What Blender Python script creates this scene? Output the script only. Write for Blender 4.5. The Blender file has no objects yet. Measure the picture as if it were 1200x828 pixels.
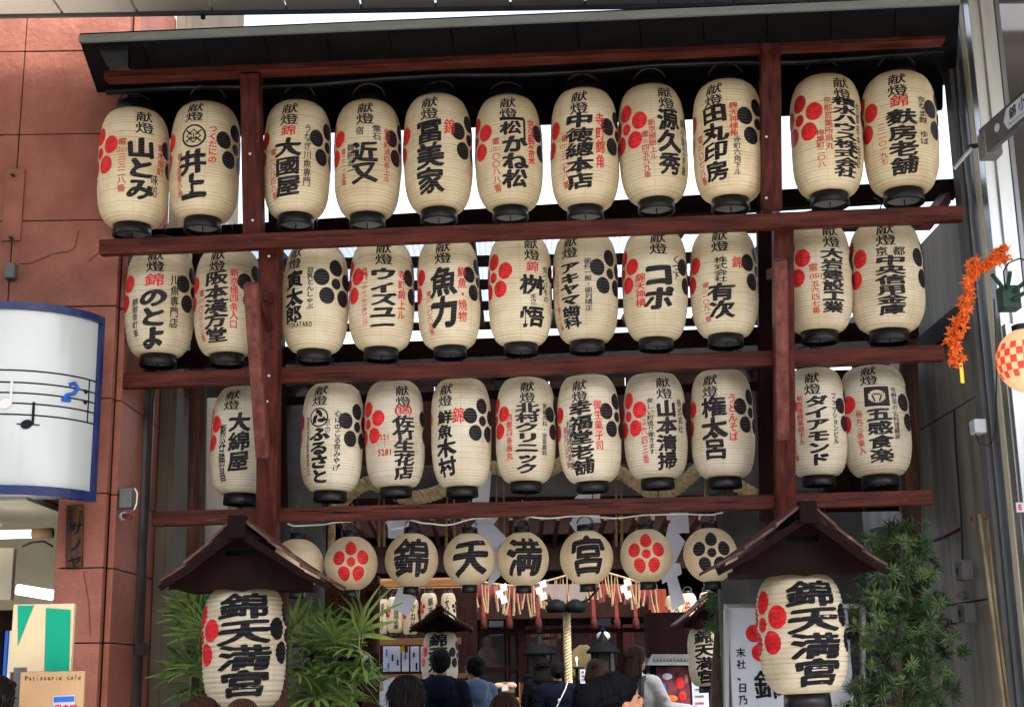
import bpy, bmesh, math, random
import numpy as np
from mathutils import Vector, Matrix, Euler, noise
R_ = math.radians
rng = random.Random(7)
scene = bpy.context.scene
COL = scene.collection
# ------------------------------------------------------------------ camera
F = 1620.0
HEAD, PITCH, ROLL = -0.0055, math.atan(379 / F), -0.0175
CAM = Vector((0, 0, 1.6))
CR = (Matrix.Rotation(HEAD, 3, 'Z') @ Matrix.Rotation(math.pi / 2 + PITCH, 3, 'X') @ Matrix.Rotation(ROLL, 3, 'Z'))
cd = bpy.data.cameras.new('camera'); cam = bpy.data.objects.new('camera', cd); COL.objects.link(cam)
cam.matrix_world = Matrix.Translation(CAM) @ CR.to_4x4()
cd.sensor_width = 36; cd.lens = F / 1200 * 36; cd.clip_start = 0.1; cd.clip_end = 2000
scene.camera = cam
# ------------------------------------------------------------------ world + sun
w = bpy.data.worlds.new('World'); scene.world = w; w.use_nodes = True
nt = w.node_tree; bg = nt.nodes['Background']
sky = nt.nodes.new('ShaderNodeTexSky'); sky.sky_type = 'NISHITA'; sky.sun_disc = False
SUN_EL, SUN_AZ = R_(52), R_(150)       # azimuth clockwise from +Y: behind the camera, to the right
sky.sun_elevation = SUN_EL; sky.sun_rotation = SUN_AZ
sky.air_density = 1.0; sky.dust_density = 4.0; sky.ozone_density = 1.0
hs = nt.nodes.new('ShaderNodeHueSaturation'); hs.inputs['Saturation'].default_value = 0.45
nt.links.new(sky.outputs[0], hs.inputs['Color']); nt.links.new(hs.outputs[0], bg.inputs[0])
bg.inputs[1].default_value = 0.15
sl = bpy.data.lights.new('sun', 'SUN'); sl.energy = 1.6; sl.angle = R_(14); sl.color = (1, .95, .87)
so = bpy.data.objects.new('sun', sl); COL.objects.link(so)
sd = Vector((math.sin(SUN_AZ) * math.cos(SUN_EL), math.cos(SUN_AZ) * math.cos(SUN_EL), math.sin(SUN_EL)))
so.rotation_euler = sd.to_track_quat('Z', 'Y').to_euler(); so.location = (3, -6, 12)
scene.view_settings.view_transform = 'Standard'; scene.view_settings.look = 'None'
scene.view_settings.exposure = 2.1; scene.view_settings.gamma = 1
# ------------------------------------------------------------------ picture rays -> places
def ray(x, y):
    return (CR @ Vector(((x - 600) / F, -(y - 414) / F, -1)))
def U(x, y, Y):
    d = ray(x, y); return CAM + d * ((Y - CAM.y) / d.y)
def UZ(x, y, z):
    d = ray(x, y); return CAM + d * ((z - CAM.z) / d.z)
def UX(x, y, X):
    d = ray(x, y); return CAM + d * ((X - CAM.x) / d.x)
GA = R_(3.3)
GU = Vector((math.cos(GA), -math.sin(GA), 0)); GF = Vector((-math.sin(GA), -math.cos(GA), 0))
GV = (Vector((0, 0, 1)) + GF * 0.22).normalized(); GN = GU.cross(GV).normalized()
if GN.dot(GF) < 0: GN = -GN
G0 = U(608, 595, 7.0)
def UG(x, y, off=0.0):                 # a point on the leaning face of the lantern rack
    d = ray(x, y); p = G0 + GF * off
    return CAM + d * ((p - CAM).dot(GN) / d.dot(GN))
# ------------------------------------------------------------------ materials
def mat(name, col, rough=.6, var=.15, scale=6, bump=0.0, metal=0, stretch=(1, 1, 1), col2=None, spec=.5, fine=0.0, trans=0, bscale=None, sheen=0, scuff=None, objvar=None, speck=0):
    m = bpy.data.materials.new(name); m.use_nodes = True
    t = m.node_tree; b = t.nodes['Principled BSDF']; L = t.links.new
    tc = t.nodes.new('ShaderNodeTexCoord'); mp = t.nodes.new('ShaderNodeMapping')
    mp.inputs['Scale'].default_value = stretch; L(tc.outputs['Object'], mp.inputs['Vector'])
    n = t.nodes.new('ShaderNodeTexNoise'); n.inputs['Scale'].default_value = scale; n.inputs['Detail'].default_value = 8
    n.inputs['Roughness'].default_value = .62
    L(mp.outputs[0], n.inputs['Vector'])
    cr = t.nodes.new('ShaderNodeValToRGB'); e = cr.color_ramp.elements
    c2 = col2 or tuple(c * (1 + var) for c in col)
    c1 = tuple(c * (1 - var) for c in col)
    e[0].position = .32; e[0].color = (*c1, 1); e[1].position = .7; e[1].color = (*c2, 1)
    L(n.outputs['Fac'], cr.inputs['Fac']); L(cr.outputs[0], b.inputs['Base Color'])
    if speck:
        n7 = t.nodes.new('ShaderNodeTexNoise'); n7.inputs['Scale'].default_value = 140; n7.inputs['Detail'].default_value = 2; L(tc.outputs['Object'], n7.inputs['Vector'])
        c7 = t.nodes.new('ShaderNodeValToRGB'); c7.color_ramp.elements[0].position = .35; c7.color_ramp.elements[0].color = (1 - speck, 1 - speck, 1 - speck, 1); c7.color_ramp.elements[1].position = .65; c7.color_ramp.elements[1].color = (1 + speck, 1 + speck, 1 + speck, 1)
        L(n7.outputs['Fac'], c7.inputs['Fac']); m7 = t.nodes.new('ShaderNodeMixRGB'); m7.blend_type = 'MULTIPLY'; m7.inputs[0].default_value = 1; L(cr.outputs[0], m7.inputs[1]); L(c7.outputs[0], m7.inputs[2]); cr = m7; L(cr.outputs[0], b.inputs['Base Color'])
    if objvar:
        oi = t.nodes.new('ShaderNodeObjectInfo'); mr = t.nodes.new('ShaderNodeMapRange'); L(oi.outputs['Random'], mr.inputs[0]); mr.inputs[3].default_value = objvar[0]; mr.inputs[4].default_value = objvar[1]
        hh = t.nodes.new('ShaderNodeMapRange'); L(oi.outputs['Random'], hh.inputs[0]); hh.inputs[3].default_value = .515; hh.inputs[4].default_value = .475
        hv = t.nodes.new('ShaderNodeHueSaturation'); L(mr.outputs[0], hv.inputs['Value']); L(hh.outputs[0], hv.inputs['Hue']); L(cr.outputs[0], hv.inputs['Color']); L(hv.outputs[0], b.inputs['Base Color'])
    if scuff:      # worn or stained patches: (colour, coverage threshold, scale)
        n3 = t.nodes.new('ShaderNodeTexNoise'); n3.inputs['Scale'].default_value = scuff[2]; n3.inputs['Detail'].default_value = 10; n3.inputs['Roughness'].default_value = .7; L(mp.outputs[0], n3.inputs['Vector'])
        c3 = t.nodes.new('ShaderNodeValToRGB'); c3.color_ramp.elements[0].position = scuff[1]; c3.color_ramp.elements[0].color = (0, 0, 0, 1); c3.color_ramp.elements[1].position = scuff[1] + .12; c3.color_ramp.elements[1].color = (.8, .8, .8, 1)
        L(n3.outputs['Fac'], c3.inputs['Fac']); m3 = t.nodes.new('ShaderNodeMixRGB'); L(c3.outputs[0], m3.inputs[0]); L(cr.outputs[0], m3.inputs[1]); m3.inputs[2].default_value = (*scuff[0], 1); L(m3.outputs[0], b.inputs['Base Color'])
    b.inputs['Roughness'].default_value = rough; b.inputs['Metallic'].default_value = metal
    b.inputs['Specular IOR Level'].default_value = spec if metal or rough < .3 or spec > .9 else .25 if spec > .55 else .03 if max(col) < .025 else min(spec, .2)
    if sheen: b.inputs['Sheen Weight'].default_value = sheen
    if bump:
        n2 = t.nodes.new('ShaderNodeTexNoise'); n2.inputs['Scale'].default_value = bscale or scale * 3; n2.inputs['Detail'].default_value = 6
        L(mp.outputs[0], n2.inputs['Vector'])
        bp = t.nodes.new('ShaderNodeBump'); bp.inputs['Strength'].default_value = bump; bp.inputs['Distance'].default_value = .01
        L(n2.outputs['Fac'], bp.inputs['Height']); L(bp.outputs[0], b.inputs['Normal'])
    if trans:
        tr = t.nodes.new('ShaderNodeBsdfTranslucent'); L(cr.outputs[0], tr.inputs['Color'])
        mx = t.nodes.new('ShaderNodeMixShader'); mx.inputs[0].default_value = trans
        L(b.outputs[0], mx.inputs[1]); L(tr.outputs[0], mx.inputs[2]); L(mx.outputs[0], t.nodes['Material Output'].inputs[0])
    return m
M = {}
M['redwood_x'] = mat('red_stained_wood_long', (.036, .0065, .0045), .42, .5, 5, .6, stretch=(.6, 6, 6), col2=(.088, .019, .012), scuff=((.13, .05, .035), .62, 4), spec=.1)
M['redwood_z'] = mat('red_stained_wood_upright', (.036, .0065, .005), .42, .45, 5, .6, stretch=(6, 6, .6), col2=(.088, .018, .013), scuff=((.13, .05, .035), .62, 4), spec=.1)
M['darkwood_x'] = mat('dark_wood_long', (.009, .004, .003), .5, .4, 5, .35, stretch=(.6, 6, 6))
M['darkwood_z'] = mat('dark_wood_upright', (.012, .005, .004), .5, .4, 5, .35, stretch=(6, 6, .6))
M['oldwood_z'] = mat('weathered_wood_upright', (.03, .012, .008), .7, .6, 5, .6, stretch=(7, 7, .5), col2=(.085, .035, .018))
M['shrinewood'] = mat('shrine_wood', (.035, .012, .007), .55, .3, 4, .3, stretch=(4, 4, 1))
M['shrineorange'] = mat('vermilion_wood', (.17, .026, .008), .5, .3, 4, .3, stretch=(8, 8, .6))
M['palewood'] = mat('pale_wood', (.16, .07, .025), .6, .2, 5, .2, stretch=(1, 5, 5))
M['black'] = mat('black_lacquer', (.004, .004, .005), .38, .3, 20, .05, spec=.56)
M['blackmetal'] = mat('black_metal', (.015, .015, .017), .4, .3, 12, .1)
M['wire'] = mat('steel_wire', (.25, .25, .25), .4, .1, 10, 0, metal=.8)
M['greywire'] = mat('dull_grey_wire', (.06, .06, .062), .4, .2, 10)
M['whitewire'] = mat('white_cable', (.55, .55, .5), .5, .1, 10)
M['bracketwood'] = mat('paler_red_wood', (.075, .018, .014), .45, .4, 5, .5, stretch=(6, 6, .6), col2=(.15, .045, .035), spec=.15)
M['bolt'] = mat('bolt_steel', (.55, .55, .55), .35, .1, 10, 0, metal=.9)
M['roofmetal'] = mat('grey_green_sheet_metal', (.11, .125, .12), .45, .15, 8, .1, metal=.3, stretch=(.5, 4, 4))
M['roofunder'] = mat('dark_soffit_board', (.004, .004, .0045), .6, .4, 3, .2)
M['granite'] = mat('red_granite', (.205, .070, .046), .55, .22, 3.2, .6, col2=(.265, .100, .070), bscale=30, speck=.09, scuff=((.20, .070, .048), .54, 1.3))
M['granite_side'] = mat('red_granite_end', (.24, .082, .054), .5, .16, 3, .5, speck=.09, bscale=30, scuff=((.26, .10, .07), .56, 1.5))
M['joint'] = mat('joint_mortar', (.04, .02, .016), .8, .2, 8)
M['soffit'] = mat('painted_soffit_panel', (.74, .71, .62), .5, .08, 1.5, .05)
M['concrete'] = mat('concrete', (.08, .08, .08), .8, .25, 1.6, .4, bscale=25)
M['tanwall'] = mat('tan_render', (.11, .09, .065), .8, .2, 2, .3, bscale=20)
M['stone'] = mat('grey_torii_stone', (.075, .075, .075), .8, .25, 6, .5, bscale=60)
M['pipe'] = mat('brown_pipe', (.028, .020, .018), .3, .3, 3, .05)
M['stain_wall'] = mat('streaked_metal_wall', (.10, .09, .07), .6, .5, 1.2, .2, stretch=(3, 3, .35), col2=(.24, .22, .18))
M['steel'] = mat('brushed_stainless', (.36, .37, .38), .33, .12, 3, .06, metal=.85, stretch=(6, 6, .3))
M['steel_dark'] = mat('dull_stainless', (.14, .15, .16), .35, .2, 3, .06, metal=.8, stretch=(6, 6, .3))
M['paint_cream'] = mat('cream_paint', (.36, .33, .25), .5, .15, 4, .1)
M['sheet'] = mat('blue_grey_corrugated', (.12, .16, .22), .5, .1, 3, .05, stretch=(1, 1, .3))
M['poly'] = mat('translucent_sheet', (.30, .36, .43), .3, .06, 2, 0, trans=.75)
_t = M['poly'].node_tree; _o = _t.nodes['Material Output']; _src = _o.inputs[0].links[0].from_socket
_tp = _t.nodes.new('ShaderNodeBsdfTransparent'); _tp.inputs[0].default_value = (.92, .95, 1, 1); _mx = _t.nodes.new('ShaderNodeMixShader'); _mx.inputs[0].default_value = .10
_t.links.new(_src, _mx.inputs[1]); _t.links.new(_tp.outputs[0], _mx.inputs[2]); _t.links.new(_mx.outputs[0], _o.inputs[0])
M['rope'] = mat('straw_rope', (.36, .27, .15), .85, .3, 30, .6, col2=(.52, .41, .25))
M['straw'] = mat('pale_straw', (.22, .15, .08), .8, .2, 20)
M['redcloth'] = mat('red_cloth', (.11, .009, .007), .8, .2, 10, .2, sheen=.3)
M['white_paper'] = mat('white_paper', (.60, .62, .72), .7, .05, 6, .05, trans=.25)
M['plate'] = mat('white_board', (.34, .36, .42), .35, .04, 3)
M['signface'] = mat('white_acrylic', (.37, .395, .40), .12, .04, 1.2)
M['bluetrim'] = mat('blue_enamel', (.014, .022, .085), .3, .3, 8, .1)
M['bluepaint'] = mat('blue_print', (.02, .09, .38), .4, .05, 8)
M['greypaint'] = mat('pale_grey_print', (.50, .50, .48), .4, .05, 8)
M['green'] = mat('green_paint', (.0, .22, .13), .45, .1, 4)
M['cream'] = mat('cream_board', (.48, .38, .24), .5, .08, 4)
M['cardboard'] = mat('tan_card', (.34, .21, .11), .6, .12, 4)
M['palegreen'] = mat('pale_grey_box', (.10, .10, .10), .5, .1, 6)
M['skin'] = mat('skin', (.25, .12, .075), .5, .08, 14, .05)
M['hair'] = mat('black_hair', (.004, .0035, .0035), .55, .4, 18, .7, stretch=(4, 4, 1), spec=.25)
M['hairbrown'] = mat('brown_hair', (.022, .010, .007), .45, .5, 18, .8, stretch=(6, 6, .8), spec=.3)
M['navy'] = mat('navy_cloth', (.004, .005, .011), .9, .3, 20, .4, spec=.15)
M['blackcloth'] = mat('black_cloth', (.003, .003, .004), .9, .3, 20, .4, spec=.15)
M['denim'] = mat('blue_jacket_cloth', (.03, .055, .10), .85, .25, 12, .5, sheen=.2)
M['offwhite'] = mat('off_white_knit', (.50, .50, .48), .85, .08, 25, .4)
M['olive'] = mat('olive_cloth', (.10, .10, .06), .85, .2, 20, .4)
M['orange'] = mat('orange_leaf', (.80, .17, .03), .5, .35, 20, 0, trans=.3)
M['yellow'] = mat('yellow_tag', (.65, .42, .02), .5, .1, 8)
M['greenbox'] = mat('green_box', (.008, .032, .02), .45, .2, 8, .1)
M['bronze'] = mat('dark_bronze', (.004, .005, .005), .5, .3, 10, .2)
M['gold'] = mat('gold_leaf', (.12, .09, .04), .5, .3, 10, .2, metal=.5)
M['glassdark'] = mat('dark_glass', (.02, .018, .016), .12, .2, 3)
M['floor_stone'] = mat('paving', (.50, .48, .44), .7, .2, 5, .3)
M['palm'] = mat('palm_leaf', (.075, .17, .045), .4, .35, 9, .1, trans=.3, col2=(.22, .33, .09), objvar=(.55, 1.35))
M['podo'] = mat('narrow_leaf', (.030, .085, .034), .45, .4, 7, .1, trans=.2, col2=(.13, .21, .085), objvar=(.35, 1.4))
M['bark'] = mat('bark', (.09, .065, .045), .9, .3, 12, .6)
def inkmat(name, col, rough=.45, hoops=True):
    m = bpy.data.materials.new(name); m.use_nodes = True
    t = m.node_tree; b = t.nodes['Principled BSDF']; L = t.links.new
    tc = t.nodes.new('ShaderNodeTexCoord'); n = t.nodes.new('ShaderNodeTexNoise'); n.inputs['Scale'].default_value = 40
    n.inputs['Detail'].default_value = 4
    cr = t.nodes.new('ShaderNodeValToRGB'); e = cr.color_ramp.elements
    e[0].color = (*[c * .75 for c in col], 1); e[1].color = (*[c * 1.3 for c in col], 1); e[0].position = .35; e[1].position = .7
    L(tc.outputs['Object'], n.inputs['Vector']); L(n.outputs['Fac'], cr.inputs['Fac']); L(cr.outputs[0], b.inputs['Base Color'])
    if hoops:      # ink skips along the bamboo hoops
        sx = t.nodes.new('ShaderNodeSeparateXYZ'); L(tc.outputs['Object'], sx.inputs[0]); a = t.nodes.new('ShaderNodeMath'); a.operation = 'MULTIPLY'; a.inputs[1].default_value = 1 / .0155; L(sx.outputs['Z'], a.inputs[0])
        fr = t.nodes.new('ShaderNodeMath'); fr.operation = 'FRACT'; L(a.outputs[0], fr.inputs[0]); lt = t.nodes.new('ShaderNodeMath'); lt.operation = 'LESS_THAN'; lt.inputs[1].default_value = .22; L(fr.outputs[0], lt.inputs[0])
        nn = t.nodes.new('ShaderNodeMath'); nn.operation = 'MULTIPLY'; L(lt.outputs[0], nn.inputs[0]); L(n.outputs['Fac'], nn.inputs[1]); n2 = t.nodes.new('ShaderNodeMath'); n2.operation = 'MULTIPLY'; n2.inputs[1].default_value = .26; L(nn.outputs[0], n2.inputs[0])
        mx = t.nodes.new('ShaderNodeMixRGB'); L(n2.outputs[0], mx.inputs[0]); L(cr.outputs[0], mx.inputs[1]); mx.inputs[2].default_value = (.42, .33, .22, 1); L(mx.outputs[0], b.inputs['Base Color'])
    b.inputs['Roughness'].default_value = rough; b.inputs['Specular IOR Level'].default_value = .10
    return m
M['ink'] = inkmat('black_ink', (.006, .006, .010)); M['redink'] = inkmat('red_ink', (.50, .014, .018)); M['thinred'] = inkmat('thin_red_ink', (.42, .03, .028))
M['print'] = inkmat('printed_black', (.006, .006, .008), .5, False); M['printred'] = inkmat('printed_red', (.40, .012, .016), .5, False)
def paper(name, col, rib_dark=.72):
    m = bpy.data.materials.new(name); m.use_nodes = True
    t = m.node_tree; b = t.nodes['Principled BSDF']; L = t.links.new
    at = t.nodes.new('ShaderNodeAttribute'); at.attribute_name = 'rib'
    tc = t.nodes.new('ShaderNodeTexCoord'); n = t.nodes.new('ShaderNodeTexNoise'); n.inputs['Scale'].default_value = 7; n.inputs['Detail'].default_value = 5
    L(tc.outputs['Object'], n.inputs['Vector'])
    cr = t.nodes.new('ShaderNodeValToRGB'); e = cr.color_ramp.elements
    e[0].position = .3; e[1].position = .72
    e[0].color = (col[0] * .93, col[1] * .91, col[2] * .87, 1); e[1].color = (*col, 1)
    L(n.outputs['Fac'], cr.inputs['Fac'])
    mx = t.nodes.new('ShaderNodeMixRGB'); mx.blend_type = 'MULTIPLY'; mx.inputs[0].default_value = 1
    c3 = t.nodes.new('ShaderNodeValToRGB'); g = c3.color_ramp.elements
    g[0].position = 0; g[0].color = (rib_dark, rib_dark * .9, rib_dark * .75, 1); g[1].position = .55; g[1].color = (1, 1, 1, 1)
    L(at.outputs['Fac'], c3.inputs['Fac']); L(cr.outputs[0], mx.inputs[1]); L(c3.outputs[0], mx.inputs[2])
    # paper joints: eight vertical overlaps, slightly paler
    sx = t.nodes.new('ShaderNodeSeparateXYZ'); L(tc.outputs['Object'], sx.inputs[0])
    a2 = t.nodes.new('ShaderNodeMath'); a2.operation = 'ARCTAN2'; L(sx.outputs['X'], a2.inputs[0]); L(sx.outputs['Y'], a2.inputs[1])
    ml = t.nodes.new('ShaderNodeMath'); ml.operation = 'MULTIPLY'; ml.inputs[1].default_value = 8 / (2 * math.pi); L(a2.outputs[0], ml.inputs[0])
    pp = t.nodes.new('ShaderNodeMath'); pp.operation = 'PINGPONG'; pp.inputs[1].default_value = .5; L(ml.outputs[0], pp.inputs[0])
    lt = t.nodes.new('ShaderNodeMath'); lt.operation = 'LESS_THAN'; lt.inputs[1].default_value = .022; L(pp.outputs[0], lt.inputs[0])
    m2 = t.nodes.new('ShaderNodeMixRGB'); m2.blend_type = 'MULTIPLY'; m2.inputs[2].default_value = (.91, .89, .85, 1)
    L(lt.outputs[0], m2.inputs[0]); L(mx.outputs[0], m2.inputs[1])
    oi = t.nodes.new('ShaderNodeObjectInfo'); mr_ = t.nodes.new('ShaderNodeMapRange'); L(oi.outputs['Random'], mr_.inputs[0]); mr_.inputs[3].default_value = .86; mr_.inputs[4].default_value = 1.08
    hv = t.nodes.new('ShaderNodeHueSaturation'); L(mr_.outputs[0], hv.inputs['Value']); L(m2.outputs[0], hv.inputs['Color'])
    n5 = t.nodes.new('ShaderNodeTexNoise'); n5.inputs['Scale'].default_value = 5; n5.inputs['Detail'].default_value = 3; ad = t.nodes.new('ShaderNodeVectorMath'); ad.operation = 'ADD'; L(tc.outputs['Object'], ad.inputs[0])
    cx_ = t.nodes.new('ShaderNodeCombineXYZ'); m9 = t.nodes.new('ShaderNodeMath'); m9.operation = 'MULTIPLY'; m9.inputs[1].default_value = 37; L(oi.outputs['Random'], m9.inputs[0]); L(m9.outputs[0], cx_.inputs[0]); L(cx_.outputs[0], ad.inputs[1]); L(ad.outputs[0], n5.inputs['Vector'])
    c9 = t.nodes.new('ShaderNodeValToRGB'); c9.color_ramp.elements[0].position = .38; c9.color_ramp.elements[0].color = (.80, .74, .64, 1); c9.color_ramp.elements[1].position = .56; c9.color_ramp.elements[1].color = (1, 1, 1, 1); L(n5.outputs['Fac'], c9.inputs['Fac'])
    m8 = t.nodes.new('ShaderNodeMixRGB'); m8.blend_type = 'MULTIPLY'; m8.inputs[0].default_value = .7; L(hv.outputs[0], m8.inputs[1]); L(c9.outputs[0], m8.inputs[2]); m2 = m8
    L(m2.outputs[0], b.inputs['Base Color']); b.inputs['Roughness'].default_value = .6; b.inputs['Specular IOR Level'].default_value = .2
    tr = t.nodes.new('ShaderNodeBsdfTranslucent'); L(m2.outputs[0], tr.inputs['Color'])
    ms = t.nodes.new('ShaderNodeMixShader'); ms.inputs[0].default_value = .42
    L(b.outputs[0], ms.inputs[1]); L(tr.outputs[0], ms.inputs[2]); L(ms.outputs[0], t.nodes['Material Output'].inputs[0])
    return m
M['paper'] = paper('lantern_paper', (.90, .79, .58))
M['paper2'] = paper('middle_row_paper', (.84, .76, .59)); M['paper3'] = paper('bottom_row_paper', (.84, .785, .66)); M['paper_round'] = paper('round_lantern_paper', (.84, .73, .55), .92)  # row tints differ because the top row's warm light is put into the colour
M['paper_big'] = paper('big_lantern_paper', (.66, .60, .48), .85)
# ------------------------------------------------------------------ object helpers
WM = {}
def wm(o): return WM.get(o.name, Matrix.Identity(4))
def tag(o, label=None, cat=None, group=None, kind=None):
    if label: o['label'] = label
    if cat: o['category'] = cat
    if group: o['group'] = group
    if kind: o['kind'] = kind
    return o
def thing(name, label, cat, loc=(0, 0, 0), rz=0, group=None, rot=None):
    o = bpy.data.objects.new(name, None); COL.objects.link(o); o.empty_display_size = .1
    mw = Matrix.Translation(Vector(loc)) @ (rot.to_4x4() if rot is not None else Matrix.Rotation(rz, 4, 'Z'))
    o.matrix_world = mw; WM[o.name] = mw
    return tag(o, label, cat, group)
def link(name, me, parent=None, m=None):
    o = bpy.data.objects.new(name, me); COL.objects.link(o)
    if m is not None and not me.materials: me.materials.append(m)
    if parent is not None:
        o.parent = parent; WM[o.name] = wm(parent)
    else: WM[o.name] = Matrix.Identity(4)
    return o
class MB:
    def __init__(s): s.v = []; s.f = []
    def add(s, vs, fs):
        n = len(s.v); s.v += [Vector(v) for v in vs]; s.f += [tuple(i + n for i in f) for f in fs]; return s
    def hexa(s, p):   # 8 points: bottom loop 0-3, top loop 4-7
        return s.add(p, [(3, 2, 1, 0), (4, 5, 6, 7), (0, 1, 5, 4), (1, 2, 6, 5), (2, 3, 7, 6), (3, 0, 4, 7)])
    def box(s, c, d, rot=None):
        c = Vector(c); h = Vector(d) / 2; r = rot or Matrix.Identity(3)
        return s.hexa([c + r @ Vector((x * h.x, y * h.y, z * h.z)) for z in (-1, 1) for x, y in ((-1, -1), (1, -1), (1, 1), (-1, 1))])
    def bar(s, a, b, wd, ht, up=(0, 0, 1), a2=1.0):  # wd across (perp to up), ht along up
        a = Vector(a); b = Vector(b); d = (b - a).normalized(); up = Vector(up)
        sd = d.cross(up).normalized(); uu = sd.cross(d).normalized()
        P = []
        for q, k in ((a, 1), (b, a2)):
            P += [q + sd * (i * wd / 2 * k) + uu * (j * ht / 2 * k) for i, j in ((-1, -1), (1, -1), (1, 1), (-1, 1))]
        return s.hexa(P)
    def tube(s, pts, r, n=8, cap=True):
        pts = [Vector(p) for p in pts]; N = len(pts); base = len(s.v)
        rs = r if isinstance(r, (list, tuple)) else [r] * N
        prev = None
        for i, p in enumerate(pts):
            d = (pts[min(i + 1, N - 1)] - pts[max(i - 1, 0)]).normalized()
            if prev is None:
                ref = Vector((0, 0, 1)) if abs(d.z) < .9 else Vector((1, 0, 0))
                a = d.cross(ref).normalized()
            else: a = (prev - d * prev.dot(d)).normalized()
            prev = a; b = d.cross(a)
            for k in range(n):
                t = 2 * math.pi * k / n; s.v.append(p + (a * math.cos(t) + b * math.sin(t)) * rs[i])
        for i in range(N - 1):
            for k in range(n):
                k2 = (k + 1) % n; o = base + i * n
                s.f.append((o + k, o + k2, o + n + k2, o + n + k))
        if cap:
            s.f.append(tuple(base + k for k in range(n))[::-1]); s.f.append(tuple(base + (N - 1) * n + k for k in range(n)))
        return s
    def lathe(s, prof, n=24, c=(0, 0, 0), capb=True, capt=True):
        c = Vector(c); base = len(s.v); N = len(prof)
        for r, z in prof:
            for k in range(n):
                t = 2 * math.pi * k / n; s.v.append(c + Vector((r * math.cos(t), r * math.sin(t), z)))
        for i in range(N - 1):
            for k in range(n):
                k2 = (k + 1) % n; o = base + i * n; s.f.append((o + k, o + k2, o + n + k2, o + n + k))
        if capb: s.f.append(tuple(base + k for k in range(n))[::-1])
        if capt: s.f.append(tuple(base + (N - 1) * n + k for k in range(n)))
        return s
    def ell(s, c, r, n=16, m=10, rot=None):
        c = Vector(c); rot = rot or Matrix.Identity(3); base = len(s.v)
        for i in range(m + 1):
            p = math.pi * i / m
            for k in range(n):
                t = 2 * math.pi * k / n
                s.v.append(c + rot @ Vector((r[0] * math.sin(p) * math.cos(t), r[1] * math.sin(p) * math.sin(t), r[2] * math.cos(p))))
        for i in range(m):
            for k in range(n):
                k2 = (k + 1) % n; o = base + i * n; s.f.append((o + k, o + n + k, o + n + k2, o + k2))
        return s
    def cap(s, a, b, ra, rb, n=12):   # tapered capsule
        s.tube([a, b], [ra, rb], n); s.ell(a, (ra,) * 3, n, 8); s.ell(b, (rb,) * 3, n, 8); return s
    def prism(s, poly, off):      # polygon of 3D points extruded by off
        n = len(poly); off = Vector(off); P = [Vector(p) for p in poly]
        s.add(P + [p + off for p in P], [tuple(range(n))[::-1], tuple(range(n, 2 * n))] + [(i, (i + 1) % n, n + (i + 1) % n, n + i) for i in range(n)])
        return s
    def mesh(s, name, m, inv=None):
        me = bpy.data.meshes.new(name)
        vs = [(inv @ v) for v in s.v] if inv is not None else s.v
        me.from_pydata([tuple(v) for v in vs], [], s.f); me.update()
        if m is not None: me.materials.append(m)
        return me
    def build(s, name, m, parent=None, smooth=False, bevel=0, local=False, remesh=0, sub=0, mods=None):
        inv = None
        if parent is not None and not local: inv = wm(parent).inverted()
        me = s.mesh(name, m, inv)
        bm = bmesh.new(); bm.from_mesh(me); bmesh.ops.recalc_face_normals(bm, faces=bm.faces); bm.to_mesh(me); bm.free()
        if smooth and not remesh: me.shade_smooth()
        o = link(name, me, parent)
        if remesh:
            md = o.modifiers.new('remesh', 'REMESH'); md.mode = 'VOXEL'; md.voxel_size = remesh; md.use_smooth_shade = True
            ms = o.modifiers.new('smooth', 'SMOOTH'); ms.factor = .6; ms.iterations = 3
        if bevel:
            md = o.modifiers.new('bevel', 'BEVEL'); md.width = bevel; md.segments = 2; md.limit_method = 'ANGLE'; md.angle_limit = R_(35)
        return o
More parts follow.
